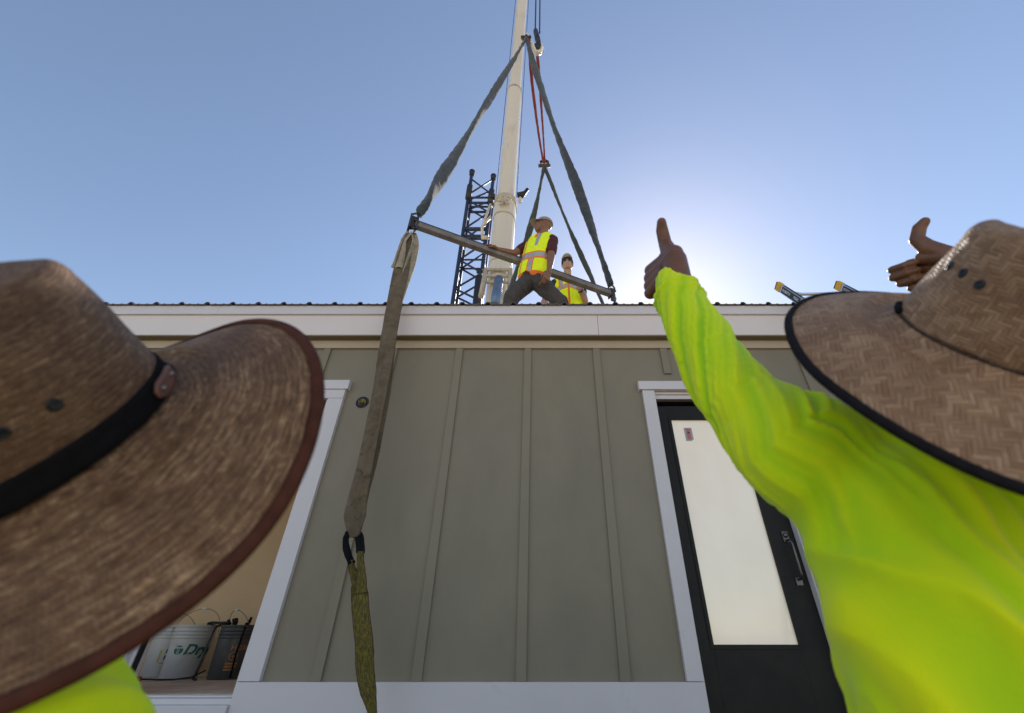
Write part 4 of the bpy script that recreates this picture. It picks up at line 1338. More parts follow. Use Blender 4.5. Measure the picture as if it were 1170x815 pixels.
def eyelets(ho, W, crown, spots):
    for T, q in spots:
        c = crown(T, q); dT = crown(T + .01, q) - c; dq = crown(T, q + .01) - c
        nn_ = dT.cross(dq).normalized()
        if nn_.dot(Vector((math.cos(T), math.sin(T), 0))) < 0: nn_ = -nn_
        e1_ = dT.normalized(); e2_ = nn_.cross(e1_)
        m = MB(); m.lathe([(.0022, -.001), (.0024, .0012), (.0036, .0016), (.0046, .0010), (.0048, -.0005)], (0, 0, 0), 20)
        m.lathe([(.0, .0006), (.0026, .0006)], (0, 0, 0), 20)
        Mx_ = basis(e1_, e2_, nn_)
        for v in m.bm.verts: v.co = W(c + Mx_ @ v.co)
        m.build('eyelet', EYEL, ho, True)


def solve_spots(W, crown, targets):
    """crown parameters nearest to where the eyelets sit"""
    out = []
    for (px_, py_) in targets:
        best = None
        for i in range(120):
            T = -math.pi + 2 * math.pi * i / 120
            for j in range(4, 24):
                w_ = W(crown(T if T >= 0 else T + 2 * math.pi, j / 24)); d = w_ - CAM
                dep = d.y * CT + d.z * ST
                x = PX + F * d.x / dep; y = PY - F * (-d.y * ST + d.z * CT) / dep
                e = (x - px_) ** 2 + (y - py_) ** 2 + dep * 400
                if best is None or e < best[0]: best = (e, T if T >= 0 else T + 2 * math.pi, j / 24)
        out.append(best[1:])
    return out


def legs(pp, hipL, hipR, footL, footR, kneeL, kneeR, rth=.088, mt_=DENIM, vox=.012, waist=None, name='trousers', fold=.006):
    mb = MB()
    if waist: mb.chain(waist)
    for hp, kn, ft in ((hipL, kneeL, footL), (hipR, kneeR, footR)):
        mb.chain([(hp, rth), (kn, rth * .72), (Vector(ft) + Vector((0, 0, .10)), rth * .66)])
    me = voxel(mb, vox, 4)
    displace(me, lambda c, n_: fold * (mn.noise(Vector((c.x * 9, c.y * 9, c.z * 16))) + .5 * mn.noise(c * 26)))
    return link(name, me, mt_, pp, True)


def boots(pp, foots, fdir):
    fdir = Vector(fdir).normalized()
    for ft in foots:
        ft = Vector(ft)
        mb = MB(); mb.chain([(ft + Vector((0, 0, .14)), .050), (ft + Vector((0, 0, .05)), .052)])
        mb.chain([(ft + Vector((0, 0, .045)) - fdir * .04, .045), (ft + Vector((0, 0, .042)) + fdir * .08, .044), (ft + Vector((0, 0, .034)) + fdir * .16, .034)])
        link('boot', voxel(mb, .01, 3), BOOTM, pp, True)


# ------------------------------------------------ man on the right with both thumbs up
rm = tag(empty('person', (.53, .55, 0)), 'man in lime shirt and black edged woven straw hat raising both thumbs', 'person')
ARM = [(dp(1030, 585, .54), .088), (dp(916, 520, .575), .081), (dp(851, 464, .66), .060), (dp(812, 408, .75), .054), (dp(781, 354, .84), .047), (dp(769, 323, .905), .044)]
LSH = ARM[0][0]
RSH = Vector((.705, .53, LSH.z + .0)); RW = dp(1078, 330, .93)
REL = lerp(RSH, RW, .52) + Vector((.03, -.02, -.02))
t_h = Vector(HAT_R[3:6]); r_h = Vector(HAT_R[:3]); Rh = Matrix.Rotation(r_h.length, 3, r_h.normalized())
hup = Rh @ Vector((0, 0, 1)); hfw = Rh @ Vector((0, 1, 0))
hc = t_h - hup * .012 + hfw * .002
mb = MB()
add_head(mb, hc - hup * .036 + hfw * .004, Rh, .93)
NB = Vector((.535, .55, 1.43))
mb.rcone(hc - hup * .06 - hfw * .03, .056, NB, .062)
mb.chain([(NB, .08), (Vector((.53, .56, 1.2)), .12), (Vector((.53, .56, .95)), .13)])
mb.chain([(NB, .06), (LSH, .06)] + [(p, r * .62) for p, r in ARM[1:5]])
mb.chain([(NB, .06), (RSH, .06), (REL, .045), (lerp(REL, RW, .9), .03)])
mb.chain([(Vector((.44, .56, .95)), .08), (Vector((.42, .58, .5)), .055), (Vector((.42, .57, .1)), .04)])
mb.chain([(Vector((.62, .56, .95)), .08), (Vector((.64, .58, .5)), .055), (Vector((.64, .57, .1)), .04)])
body_ms = [voxel(mb, .009, 3)]
# left hand: back of the hand to the left, thumb up
O = dp(771, 298, .92)
X = Vector((-.30, .90, .20)).normalized()
Y = Vector((-.02, .25, 1)); Y = (Y - X * Y.dot(X)).normalized(); Z = -X.cross(Y)
mb = MB(); mb.rcone(ARM[4][0], .030, O, .026); mb.rcone(O, .026, O + X * .02, .024)
tL, _ = add_hand(mb, O, X, Y, Z, 1.10, curl=(82, 92, 55), thick=1.14, tl=1.0)
body_ms.append(voxel(mb, .0022, 4, .5))
# right hand: palm towards the viewer, fingers half curled
O2 = dp(1095, 300, .92)
X2 = Vector((-.30, .86, .34)).normalized()
Y2 = Vector((-.34, -.16, 1)); Y2 = (Y2 - X2 * Y2.dot(X2)).normalized(); Z2 = X2.cross(Y2)
mb = MB(); mb.rcone(lerp(REL, RW, .8), .030, O2, .026); mb.rcone(O2, .026, O2 + X2 * .02, .024)
tR, _ = add_hand(mb, O2, X2, Y2, Z2, 1.0, curl=(78, 100, 60), thick=1.2, tl=.9)
body_ms.append(voxel(mb, .0022, 4, .5))
link('body', join_meshes(body_ms), SK_DARK, rm, True)
# thumb nail
def nail(t, s, back, parent, mt_):
    d_ = (t[-1] - t[-2]).normalized(); sd_ = d_.cross(back).normalized(); nn_ = sd_.cross(d_)
    if nn_.dot(back) < 0: nn_ = -nn_
    mb = MB(); mb.ell(lerp(t[-2], t[-1], .75) + nn_ * .0072 * s, (.0062 * s, .0086 * s, .0028 * s), basis(sd_, d_, nn_))
    mb.build('thumbnail', mt_, parent, True)
NAILM = skin('nail_skin', (.24, .13, .09))
nail(tL, 1, -X * .6 + Z * .3 + Vector((0, -1, 0)), rm, NAILM)

# the shirt
mb = MB()
mb.chain([(NB + Vector((-.02, 0, -.03)), .085), (LSH, .088)] + ARM[1:])
mb.chain([(NB + Vector((.02, 0, -.03)), .085), (RSH, .085), (REL, .062), (lerp(REL, RW, .72), .046)])
for dx in (-.088, -.02, .05, .115):
    mb.chain([(Vector((.53 + dx, .545 + .01 * abs(dx) / .1, 1.36)), .105), (Vector((.53 + dx, .56, 1.15)), .112), (Vector((.53 + dx * 1.02, .565, .92)), .115), (Vector((.53 + dx, .57, .84)), .11)])
mb.rcone(NB, .075, NB + Vector((-.03, -.03, .035)), .062)
mb.chain([(dp(868, 492, .62), .050), (dp(972, 582, .54), .068), (Vector((.425, .545, 1.20)), .098)])
mb.rcone(Vector((.425, .520, 1.33)), .102, Vector((.425, .550, 1.10)), .102)
mb.rcone(Vector((.43, .51, 1.415)), .082, Vector((.58, .50, 1.435)), .092)
me = voxel(mb, .0055, 40, .6)
AP = [p for p, r in ARM]
cum = [0]
for a_, b_ in zip(AP[:-1], AP[1:]): cum.append(cum[-1] + (b_ - a_).length)


def ridge(v, w=.5):
    v = abs(v) / w
    return max(0, 1 - v) ** 1.5


def shirt_disp(c, n_):
    best = None
    for i in range(len(AP) - 1):
        a_, b_ = AP[i], AP[i + 1]; d_ = b_ - a_; L2 = d_.length_squared
        t_ = max(0, min(1, (c - a_).dot(d_) / L2)); q_ = a_ + d_ * t_
        ds = (c - q_).length
        if best is None or ds < best[0]: best = (ds, cum[i] + t_ * d_.length, c - q_, d_.normalized())
    ds, s_, rv, dn_ = best
    wa = max(0, min(1, (.20 - ds) / .10)) * max(0, min(1, (s_ - .0) / .16)); wa = wa * wa * (3 - 2 * wa)
    e1_ = dn_.cross(Vector((0, 1, 0))).normalized(); e2_ = e1_.cross(dn_)
    ph = math.atan2(rv.dot(e2_), rv.dot(e1_))
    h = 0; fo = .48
    tot = cum[-1]
    if wa > 0:
        cx, cy = math.cos(ph), math.sin(ph)
        warp = .35 * mn.noise(c * 14)
        # slanting drag folds
        fc = (CAM - (c - rv)); fc = (fc - dn_ * fc.dot(dn_)).normalized(); sd_ = dn_.cross(fc)
        pq = math.atan2(-rv.dot(sd_), rv.dot(fc))
        f1 = ridge(mn.noise(Vector(((s_ + .13 * pq) * 18 + warp * .8, s_ * 2.4 + pq * .3, 3.1))), .46)
        f2 = ridge(mn.noise(Vector(((s_ + .11 * pq) * 40 + warp * 1.8, s_ * 6 + pq * .6, 9.4))), .34)
        f3 = ridge(mn.noise(Vector(((s_ + .12 * pq) * 75 + warp * 2, s_ * 9, 5.4))), .3)
        amp = .0105 + .0045 * math.exp(-((s_ - .20) / .09) ** 2)
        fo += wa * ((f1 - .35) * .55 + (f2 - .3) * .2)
        amp *= .35 + 1.5 * abs(mn.noise(c * 7 + Vector((3, 8, 1))))
        h += wa * (f1 * amp + f2 * .0030 * (1 + .9 * mn.noise(c * 11)) + f3 * .0009 - .004)
        # bunched rings behind the cuff
        cu_ = math.exp(-((s_ - (tot - .055)) / .022) ** 2)
        h += wa * cu_ * (.006 + .004 * math.sin(s_ * 260 + cx * 2))
        if s_ > tot - .028: h = h * .12 - .0035 + .0008 * math.sin(ph * 60)
    wt = 1 - wa
    if wt > 0:
        v_ = c - (LSH + Vector((.02, 0, -.06)))
        an = math.atan2(v_.z, v_.x); r_ = math.hypot(v_.x, v_.z)
        wq_ = mn.noise(c * 5) * .022
        g = mn.noise(Vector(((c.x + .9 * (c.z - 1.4) * (c.x - .30) + .12 * c.z + wq_) * 19, c.z * 2.8, 1.7)))
        g2 = mn.noise(Vector(((c.x + c.z * .16 + wq_) * 34, (c.z - c.x * .2) * 4.5, 7.7)))
        g3 = mn.noise(Vector((c.x * 16 + c.z * 5, c.z * 4, 2)))
        k = min(1, r_ / .12)
        A_ = c.x + .9 * (c.z - 1.4) * (c.x - .30) + .10 * c.z + wq_
        sw = (.5 + .5 * math.sin(A_ * 112 + 1.6 * mn.noise(c * 4.5))) ** 2.5 * (.25 + 2.0 * abs(mn.noise(c * 5.1 + Vector((4, 2, 9)))))
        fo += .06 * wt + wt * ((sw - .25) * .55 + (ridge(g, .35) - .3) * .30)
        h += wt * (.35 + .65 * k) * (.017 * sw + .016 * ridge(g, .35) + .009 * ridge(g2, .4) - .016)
    FOLD_SHADE.append(max(0, min(1, fo)))  # painted shade value: low in fold valleys, high on crests
    return h


FOLD_SHADE = []
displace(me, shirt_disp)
at_ = me.attributes.new('fold', 'FLOAT', 'POINT'); at_.data.foreach_set('value', FOLD_SHADE)  # carries the painted fold shading into the cloth colour
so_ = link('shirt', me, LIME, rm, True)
md_ = so_.modifiers.new('sub', 'SUBSURF'); md_.levels = 1; md_.render_levels = 1
legs(rm, Vector((.44, .57, .86)), Vector((.62, .57, .86)), (.42, .57, 0), (.65, .57, 0), Vector((.42, .585, .48)), Vector((.64, .585, .48)), waist=[(Vector((.45, .57, .90)), .105), (Vector((.61, .57, .90)), .105)])
boots(rm, ((.42, .57, 0), (.65, .57, 0)), (0, 1, 0))
ho, W_, crown_, brim_ = hat(rm, HAT_R, STRAW_R, BIND_BK, mat('dark_brown_cord', (.035, .018, .012), .8, .3, 60), False, 'woven natural straw hat with black edge binding and three black eyelets', 3, cord=True)
eyelets(ho, W_, crown_, solve_spots(W_, crown_, ((1086.5, 303), (1101, 313), (1120, 325))))
# dark knot of the cord at the left of the crown
def near_T(W, fn, q, px_, py_):
    best = None
    for i in range(360):
        T = 2 * math.pi * i / 360; d = W(fn(T, q)) - CAM; dep = d.y * CT + d.z * ST
        e = (PX + F * d.x / dep - px_) ** 2 + (PY - F * (-d.y * ST + d.z * CT) / dep - py_) ** 2
        if best is None or e < best[0]: best = (e, T)
    return best[1]
Tk = near_T(W_, crown_, .03, 1033, 352)
pts = []
for i in range(14):
    T = Tk - .16 + .32 * i / 13
    pts.append(W_(crown_(T, .05) + Vector((math.cos(T) * .002, math.sin(T) * .002, -.002))))
MB().tube(pts, [.002] + [.0042] * 12 + [.002], 10).build('cord_knot', BANDM, ho, True)

# ------------------------------------------------ man on the left, seen as hat and shoulder
lm_ = tag(empty('person', (-.44, .42, 0)), 'man in lime shirt and brown straw hat with black band, cut off at frame edge', 'person')
t_h = Vector(HAT_L[3:6]); r_h = Vector(HAT_L[:3]); Rh = Matrix.Rotation(r_h.length, 3, r_h.normalized())
hup = Rh @ Vector((0, 0, 1)); hfw = Rh @ Vector((0, 1, 0)); hc = t_h - hup * .016
mb = MB()
add_head(mb, hc - hup * .036, Rh, .93)
NB = Vector((-.47, .45, 1.26))
SR = Vector((-.350, .365, 1.207)); SL = Vector((-.64, .42, 1.195))
mb.rcone(hc - hup * .06 - hfw * .03, .055, NB, .062)
mb.chain([(NB, .08), (Vector((-.45, .44, 1.05)), .12), (Vector((-.45, .46, .82)), .13)])
ER, EL_ = Vector((-.27, .42, .94)), Vector((-.72, .44, .95)); WR_, WL_ = Vector((-.29, .62, .86)), Vector((-.70, .62, .84))
mb.chain([(NB, .06), (SR, .055), (ER, .042), (WR_, .028)]); mb.chain([(NB, .06), (SL, .055), (EL_, .042), (WL_, .028)])
for s_ in (-.09, .09): mb.chain([(Vector((-.45 + s_, .46, .82)), .08), (Vector((-.45 + s_ * 1.1, .48, .45)), .055), (Vector((-.45 + s_ * 1.1, .47, .1)), .04)])
bm_ = [voxel(mb, .010, 3)]
for wq, el, sgn in ((WR_, ER, 1), (WL_, EL_, -1)):
    X3 = (wq - el).normalized(); Y3 = Vector((-sgn * .9, 0, .45)); Y3 = (Y3 - X3 * Y3.dot(X3)).normalized(); Z3 = X3.cross(Y3) * (-1 if X3.cross(Y3).z < 0 else 1)
    mb = MB(); mb.rcone(lerp(el, wq, .8), .03, wq, .026); add_hand(mb, wq, X3, Y3, Z3, 1, curl=(20, 30, 18), thumb='rest'); bm_.append(voxel(mb, .0035, 3))
link('body', join_meshes(bm_), SK_TAN, lm_, True)
mb = MB()
mb.chain([(NB + Vector((0, 0, -.03)), .08), (SR, .078), (ER, .062), (WR_, .045)]); mb.chain([(NB + Vector((0, 0, -.03)), .08), (SL, .078), (EL_, .062), (WL_, .045)])
for dx in (-.11, -.04, .04, .09): mb.chain([(Vector((-.47 + dx, .44, 1.15)), .10), (Vector((-.46 + dx, .44, .95)), .11), (Vector((-.45 + dx, .46, .76)), .112)])
me = voxel(mb, .009, 5)
displace(me, lambda c, n_: (FOLD_SHADE.append(0), .020 * ridge(mn.noise(Vector((c.x * 13 + c.z * 7 + mn.noise(c * 6), c.z * 3, c.y * 2))), .45) + .008 * ridge(mn.noise(Vector((c.x * 26 - c.z * 6, c.z * 5, 4))), .4) - .007)[1])
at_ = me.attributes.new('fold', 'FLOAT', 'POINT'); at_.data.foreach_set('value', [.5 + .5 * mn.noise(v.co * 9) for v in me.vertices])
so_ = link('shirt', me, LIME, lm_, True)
md_ = so_.modifiers.new('s', 'SMOOTH'); md_.iterations = 3; md_.factor = .5
md_ = so_.modifiers.new('sub', 'SUBSURF'); md_.levels = 1; md_.render_levels = 1
legs(lm_, Vector((-.54, .46, .78)), Vector((-.36, .46, .78)), (-.55, .47, 0), (-.35, .47, 0), Vector((-.55, .485, .43)), Vector((-.35, .485, .43)), waist=[(Vector((-.53, .46, .82)), .10), (Vector((-.37, .46, .82)), .10)])
boots(lm_, ((-.55, .47, 0), (-.35, .47, 0)), (0, 1, 0))
ho, W_, crown_, brim_ = hat(lm_, HAT_L, STRAW_L, BIND_BR, BANDM, True, 'mottled brown braided straw hat with brown leather edge and black band', 8, crease=.005)
eyelets(ho, W_, crown_, solve_spots(W_, crown_, ((57, 462), (5, 492))))
# leather tab over the band
Tk = near_T(W_, crown_, .14, 183, 432)
rw = []; bm = bmesh.new()
for i in range(17):
    f_ = i / 16; T = Tk - .25 + .42 * f_
    hw = .0095 * (min(1, .35 + f_ * 4) if f_ < .3 else 1) * (1 if f_ < .85 else 1 - (f_ - .85) * 2.2)
    rw.append([bm.verts.new(W_(crown_(T, (.0115 + k * hw) / (HAT_L[15])) + Vector((math.cos(T) * .0062, math.sin(T) * .0062, 0)))) for k in (-1, -.5, 0, .5, 1)])
for i in range(16):
    for j in range(4):
        f = bm.faces.new((rw[i][j], rw[i + 1][j], rw[i + 1][j + 1], rw[i][j + 1])); f.smooth = True
me = bpy.data.meshes.new('tab'); bm.to_mesh(me); bm.free()
o = link('leather_tab', me, LEATH, ho); md_ = o.modifiers.new('s', 'SOLIDIFY'); md_.thickness = .0022; md_.offset = 0
for q_ in (-.16, .06):
    T = Tk + q_
    MB().ell(W_(crown_(T, .012 / HAT_L[15]) + Vector((math.cos(T) * .0078, math.sin(T) * .0078, 0))), (.0022, .0022, .0022), None, 12).build('stud', STUD, ho, True)
# ------------------------------------------------ workers on the roof
def roofz(Y): return zr + (Y - 2.96) * sl2 + .02


def vest_mesh(mb, vox, up, lat, org, cls):
    me = voxel(mb, vox, 3)
    up = Vector(up).normalized(); lat = Vector(lat); lat = (lat - up * lat.dot(up)).normalized(); fr_ = up.cross(lat)
    displace(me, lambda c, n_: .006 * mn.noise(Vector((c.x * 12, c.y * 12, c.z * 7))) + .003 * mn.noise(c * 30))
    return me, up, lat, fr_


def paint(me, org, up, lat, fr_, cls):
    for p in me.polygons:
        c = p.center - org
        p.material_index = cls(c.dot(up), c.dot(lat), c.dot(fr_))
        p.use_smooth = True


def cap(parent, c, Rm, mt_, s=1.0):
    P = lambda x, y, z: Vector(c) + Rm @ (Vector((x, y, z)) * s)
    co_ = tag(empty('cap', c)); co_.parent = parent; co_.location = Vector(c) - parent.location
    mb = MB(); rings = []
    n = 28
    for k in range(8):
        a_ = k / 7 * math.pi / 2
        rings.append([mb.bm.verts.new(P(.083 * math.cos(a_) * math.cos(2 * math.pi * j / n), -.012 + .101 * math.cos(a_) * math.sin(2 * math.pi * j / n), .034 + .092 * math.sin(a_) ** .9)) for j in range(n)] if k < 7 else None)
    top = mb.bm.verts.new(P(0, -.012, .127))
    for i in range(6):
        for j in range(n): f = mb.bm.faces.new((rings[i][j], rings[i][(j + 1) % n], rings[i + 1][(j + 1) % n], rings[i + 1][j])); f.smooth = True
    for j in range(n): mb.bm.faces.new((rings[6][j], rings[6][(j + 1) % n], top)).smooth = True
    o = mb.build('cap_crown', mt_, co_); m_ = o.modifiers.new('s', 'SOLIDIFY'); m_.thickness = .004
    mb = MB(); rows_ = []
    for i in range(6):
        q = i / 5; row = []
        for j in range(13):
            a_ = R(30) + R(120) * j / 12
            x0_, y0_ = .083 * math.cos(a_), -.012 + .101 * math.sin(a_)
            row.append(mb.bm.verts.new(P(x0_ * (1 + .05 * q), y0_ + .070 * q * math.sin(a_) ** .7, .036 + .006 * q - .016 * (x0_ / .07) ** 2 * (.4 + q))))
        rows_.append(row)
    for i in range(5):
        for j in range(12): mb.bm.faces.new((rows_[i][j], rows_[i][j + 1], rows_[i + 1][j + 1], rows_[i + 1][j])).smooth = True
    o = mb.build('cap_brim', mt_, co_); m_ = o.modifiers.new('s', 'SOLIDIFY'); m_.thickness = .004
    MB().ell(P(0, -.012, .127), (.006, .006, .004), None, 10).build('cap_button', mt_, co_, True)
    return P


# worker with the taupe cap, hand on the bar
w1 = tag(empty('person', (at(612, 340, 3.4).x, 3.4, roofz(3.4))), 'roof worker in yellow vest and taupe cap with one hand on the bar', 'person')
A = at
hd1 = A(620.5, 258.5, 3.20)
Rm1 = frame((.16, -.06, 1), (-.95, -.10, .20))
sN, sF = A(630.5, 275, 3.19), A(603, 281, 3.36)     # near and far shoulder
nk = A(620.5, 272, 3.25); ch = A(618, 283, 3.28); md1 = A(613, 300, 3.31); hp = A(610, 320, 3.36)
eN, wN, hN = A(629.5, 295, 3.15), A(627, 311, 3.11), A(624, 319, 3.13)
eF, wF = A(587, 289.5, 3.32), A(568, 285, 3.23)
mb = MB()
add_head(mb, hd1, Rm1, 1.0)
mb.rcone(hd1 + Rm1 @ Vector((0, -.02, -.06)), .052, nk, .060)
mb.chain([(nk, .07), (ch, .12), (md1, .12), (hp, .12)])
mb.chain([(ch, .06), (sN, .055), (eN, .041), (wN, .027)]); mb.chain([(ch, .06), (sF, .052), (eF, .040), (wF, .027)])
kF, kN = A(584, 340, 3.30), A(641, 346, 3.30)
fF = Vector((A(580, 348, 3.34).x - .02, 3.40, roofz(3.40))); fN = Vector((A(650, 348, 3.4).x + .05, 3.50, roofz(3.50)))
hF, hNn = A(603, 323, 3.38), A(617, 324, 3.34)
mb.chain([(hF, .07), (kF, .05), (fF + Vector((0, 0, .08)), .035)]); mb.chain([(hNn, .07), (kN, .05), (fN + Vector((0, 0, .08)), .035)])
bms = [voxel(mb, .009, 2)]
X = (hN - wN).normalized(); Y = Vector((-.6, -.5, 0)); Y = (Y - X * Y.dot(X)).normalized(); Z = X.cross(Y)
if Z.x < 0: Z = -Z
mb = MB(); mb.rcone(lerp(eN, wN, .8), .029, wN, .026); add_hand(mb, wN, X, Y, Z, 1.0, curl=(25, 30, 20), thumb='rest'); bms.append(voxel(mb, .004, 2))
X = (A(557, 281.5, 3.20) - wF).normalized(); Z = Vector((0, -.1, 1)); Z = (Z - X * Z.dot(X)).normalized(); Y = X.cross(Z)
if Y.y > 0: Y = -Y
mb = MB(); mb.rcone(lerp(eF, wF, .8), .029, wF, .026); add_hand(mb, wF, X, Y, Z, 1.0, curl=(28, 30, 20), thumb='rest'); bms.append(voxel(mb, .004, 2))
link('body', join_meshes(bms), SK_TAN, w1, True)
cap(w1, hd1, Rm1, CAPT)
# tee
mb = MB()
mb.chain([(nk - Vector((0, 0, .03)), .068), (sN, .072), (lerp(sN, eN, .62), .064)]); mb.chain([(nk - Vector((0, 0, .03)), .068), (sF, .068), (lerp(sF, eF, .55), .058)])
mb.chain([(ch, .118), (md1, .120), (A(609.5, 317, 3.36), .136)])
me = voxel(mb, .010, 3); displace(me, lambda c, n_: .006 * mn.noise(c * 18) + .004 * mn.noise(c * 40))
link('tee_shirt', me, MAROON, w1, True)
# vest
lat1 = (sN - sF).normalized()
mb = MB()
for q_ in (-.055, 0, .055):
    mb.chain([(lerp(ch, nk, .45) + lat1 * q_ * 1.2, .116), (ch + lat1 * q_ * 1.2, .132), (md1 + lat1 * q_ * 1.0, .132), (A(610, 313, 3.345) + lat1 * q_ * 1.1, .136)])
mb.rcone(lerp(nk, sN, .30) , .070, lerp(nk, sN, .62) , .066); mb.rcone(lerp(nk, sF, .3), .066, lerp(nk, sF, .7), .066)
me, up_, la_, fr_ = vest_mesh(mb, .0055, nk - hp, lat1, hp, None)
cam_side = fr_ if (CAM - md1).dot(fr_) > 0 else -fr_
Hh = (nk - hp).length


def cls1(h, l, f):
    if h < .028: return 1
    if .205 < h < .265: return 2
    if .185 < h <= .205 or .265 <= h < .283: return 1
    if abs(l + .115) < .010: return 1
    if h < .19 and abs(l - .02) < .026: return 2
    if h < .19 and abs(l - .02) < .040: return 1
    if h > .37 and abs(l - .035) < .026: return 2
    if h > .50 and abs(l) < .03: return 1
    if abs(l) > .168 and h > .26: return 1
    return 0
paint(me, hp, up_, la_, cam_side, cls1)
o = link('safety_vest', me, [VY, VO, VS], w1, False)
for p in me.polygons: p.use_smooth = True
mb = MB(); mb.chain([(A(606, 319, 3.37), .118), (A(614, 320, 3.34), .118)])
mb.chain([(hF, .104), (lerp(hF, kF, .6), .092), (kF, .082), (lerp(kF, fF, .5), .07), (fF + Vector((0, 0, .10)), .062)])
mb.chain([(hNn, .104), (lerp(hNn, kN, .6), .088), (kN, .080), (lerp(kN, fN, .5), .07), (fN + Vector((0, 0, .10)), .062)])
me = voxel(mb, .010, 4)
displace(me, lambda c, n_: .012 * ridge(mn.noise(Vector((c.x * 13 + c.z * 6, c.y * 9, c.z * 5))), .4) - .004 + .003 * mn.noise(c * 30))
link('trousers', me, TROUS, w1, True)
boots(w1, (fF - Vector((0, 0, .0)), fN), (-1, .1, 0))
# glasses
P = lambda x, y, z: hd1 + Rm1 @ Vector((x, y, z))
GLF = mat('dark_sunglasses', (.01, .01, .012), .12, .1, 5, bump=0)
for s_ in (-1, 1): MB().tube([P(s_ * .076, -.01, .008), P(s_ * .070, .07, .008)], .0025, 6).build('glasses_arm', GLF, w1)

# worker in sunglasses behind the bar
Y2_ = 4.12
w2 = tag(empty('person', (A(649, 345, Y2_).x, Y2_, roofz(Y2_))), 'roof worker in white cap and dark sunglasses standing behind the bar', 'person')
hd2 = A(648.3, 302.5, 4.06)
Rm2 = frame((-.02, -.05, 1), (-.10, -1, -.05))
nk2 = A(648, 318, 4.12); ch2 = A(649, 331, 4.13); hp2 = Vector((ch2.x, 4.16, roofz(4.16) + .88))
s1_, s2_ = A(634, 324.5, 4.12), A(663.5, 328, 4.12)
e1_, q1_ = A(621.5, 345, 4.05), A(628, 352, 3.92)
e2_, q2_ = A(669, 345, 4.02), A(663, 332, 3.90)
mb = MB()
add_head(mb, hd2, Rm2, 1.0)
mb.rcone(hd2 + Rm2 @ Vector((0, -.015, -.06)), .050, nk2, .058)
mb.chain([(nk2, .07), (ch2, .115), (hp2, .12)])
mb.chain([(ch2, .05), (s1_, .052), (e1_, .040), (q1_, .027)]); mb.chain([(ch2, .05), (s2_, .052), (e2_, .040), (q2_, .027)])
f1_ = Vector((ch2.x - .13, 4.16, roofz(4.16))); f2_ = Vector((ch2.x + .13, 4.16, roofz(4.16)))
for s_, ft in ((-.09, f1_), (.09, f2_)): mb.chain([(hp2 + Vector((s_, 0, 0)), .07), (lerp(hp2 + Vector((s_, 0, 0)), ft, .5), .05), (ft + Vector((0, 0, .08)), .035)])
bms = [voxel(mb, .009, 2)]
X = (A(665.5, 321, 3.86) - q2_).normalized(); Z = Vector((0, -1, .3)); Z = (Z - X * Z.dot(X)).normalized(); Y = X.cross(Z)
if Y.x > 0: Y = -Y
mb = MB(); mb.rcone(lerp(e2_, q2_, .8), .029, q2_, .026); add_hand(mb, q2_, X, Y, Z, 1.0, curl=(50, 60, 40), thumb='rest'); bms.append(voxel(mb, .004, 2))
X = Vector((.3, -.6, .3)).normalized(); Z = Vector((0, 0, 1)); Z = (Z - X * Z.dot(X)).normalized(); Y = X.cross(Z)
mb = MB(); mb.rcone(lerp(e1_, q1_, .8), .029, q1_, .026); add_hand(mb, q1_, X, Y, Z, 1.0, curl=(40, 40, 20), thumb='rest'); bms.append(voxel(mb, .004, 2))
link('body', join_meshes(bms), SK_LIGHT, w2, True)
P = cap(w2, hd2 + Rm2 @ Vector((0, 0, .022)), Rm2, CAPW)
P = lambda x, y, z: hd2 + Rm2 @ Vector((x, y, z))
mb = MB(); mb.ell(P(0, -.018, .030), (.083, .098, .085), Rm2)
mb.ell(P(0, .074, .050), (.055, .026, .026), Rm2)
for k in range(16):
    x_ = -.062 + .124 * k / 15; mb.ell(P(x_, .082 - abs(x_) * .5, .045 + .006 * math.sin(k * 2.1)), (.012, .014, .017), Rm2, 10)
me = voxel(mb, .006, 1); displace(me, lambda c, n_: .005 * mn.noise(c * 60)); link('hair', me, HAIRM, w2, True)
mb = MB()
for s_ in (-1, 1):
    mb.ell(P(s_ * .033, .086, .006), (.032, .014, .021), Rm2)
mb.rcone(P(-.02, .096, .012), .007, P(.02, .096, .012), .007)
mb.rcone(P(.06, .074, .010), .006, P(.078, -.01, .010), .004); mb.rcone(P(-.06, .074, .010), .006, P(-.078, -.01, .010), .004)
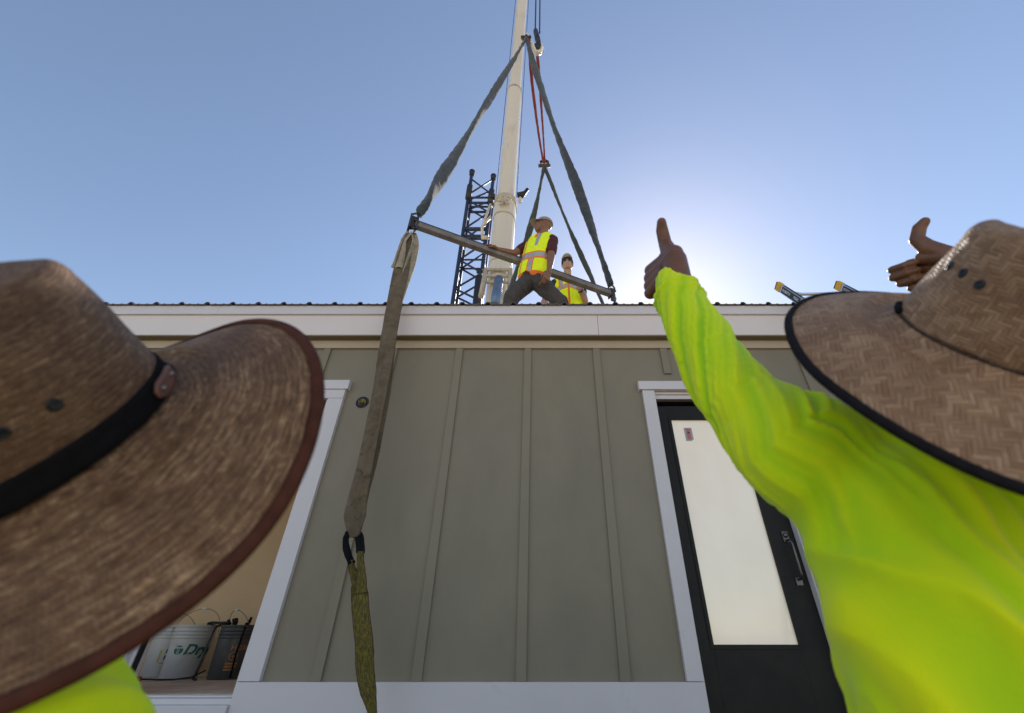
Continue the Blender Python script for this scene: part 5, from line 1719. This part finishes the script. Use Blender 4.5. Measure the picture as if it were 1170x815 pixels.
link('sunglasses', voxel(mb, .004, 2), GLF, w2, True)
mb = MB()
mb.chain([(nk2 - Vector((0, 0, .03)), .066), (s1_, .066), (lerp(s1_, e1_, .35), .060)]); mb.chain([(nk2 - Vector((0, 0, .03)), .066), (s2_, .066), (lerp(s2_, e2_, .35), .060)])
mb.chain([(ch2, .112), (hp2, .118)])
me = voxel(mb, .010, 3); displace(me, lambda c, n_: .006 * mn.noise(c * 18)); link('tee_shirt', me, GREYT, w2, True)
lat2 = Vector((1, 0, 0)); mb = MB()
for q_ in (-.085, -.03, .03, .085):
    mb.chain([(lerp(ch2, nk2, .35) + lat2 * q_, .100), (ch2 + lat2 * q_, .120), (ch2 + lat2 * q_ - Vector((0, 0, .42)), .130)])
for s_ in (s1_, s2_): mb.rcone(lerp(nk2, s_, .35), .062, lerp(nk2, s_, .86), .068)
me, up_, la_, fr_ = vest_mesh(mb, .0055, (0, 0, 1), lat2, ch2, None)
org2 = ch2 - Vector((0, 0, .42))


def cls2(h, l, f):
    zt_ = h - .42
    if abs(l) < .013: return 1
    if zt_ > .06 and abs(l) < .045 and f > 0: return 3 if abs(l) < .030 + (zt_ - .06) * .25 else 1
    k = zt_ + abs(l) * .55
    if -.045 < k < .005: return 2
    if -.062 < k < .022: return 1
    if .075 < abs(l) < .115 and k > .02: return 2
    if abs(abs(l) - .122) < .008 and k > .02: return 1
    return 0
paint(me, org2, Vector((0, 0, 1)), lat2, Vector((0, -1, 0)), cls2)
link('safety_vest', me, [VY, VO, VS, GREYT], w2, False)
for p in me.polygons: p.use_smooth = True
legs(w2, hp2 + Vector((-.09, 0, -.05)), hp2 + Vector((.09, 0, -.05)), f1_, f2_, lerp(hp2, f1_, .55), lerp(hp2, f2_, .55), mt_=DENIM, waist=[(hp2 + Vector((-.06, 0, -.02)), .11), (hp2 + Vector((.06, 0, -.02)), .11)])
boots(w2, (f1_, f2_), (0, -1, 0))
MB().tube([lerp(e2_, q2_, .88), lerp(e2_, q2_, .97)], .034, 14).build('wrist_watch', GASK, w2, True)
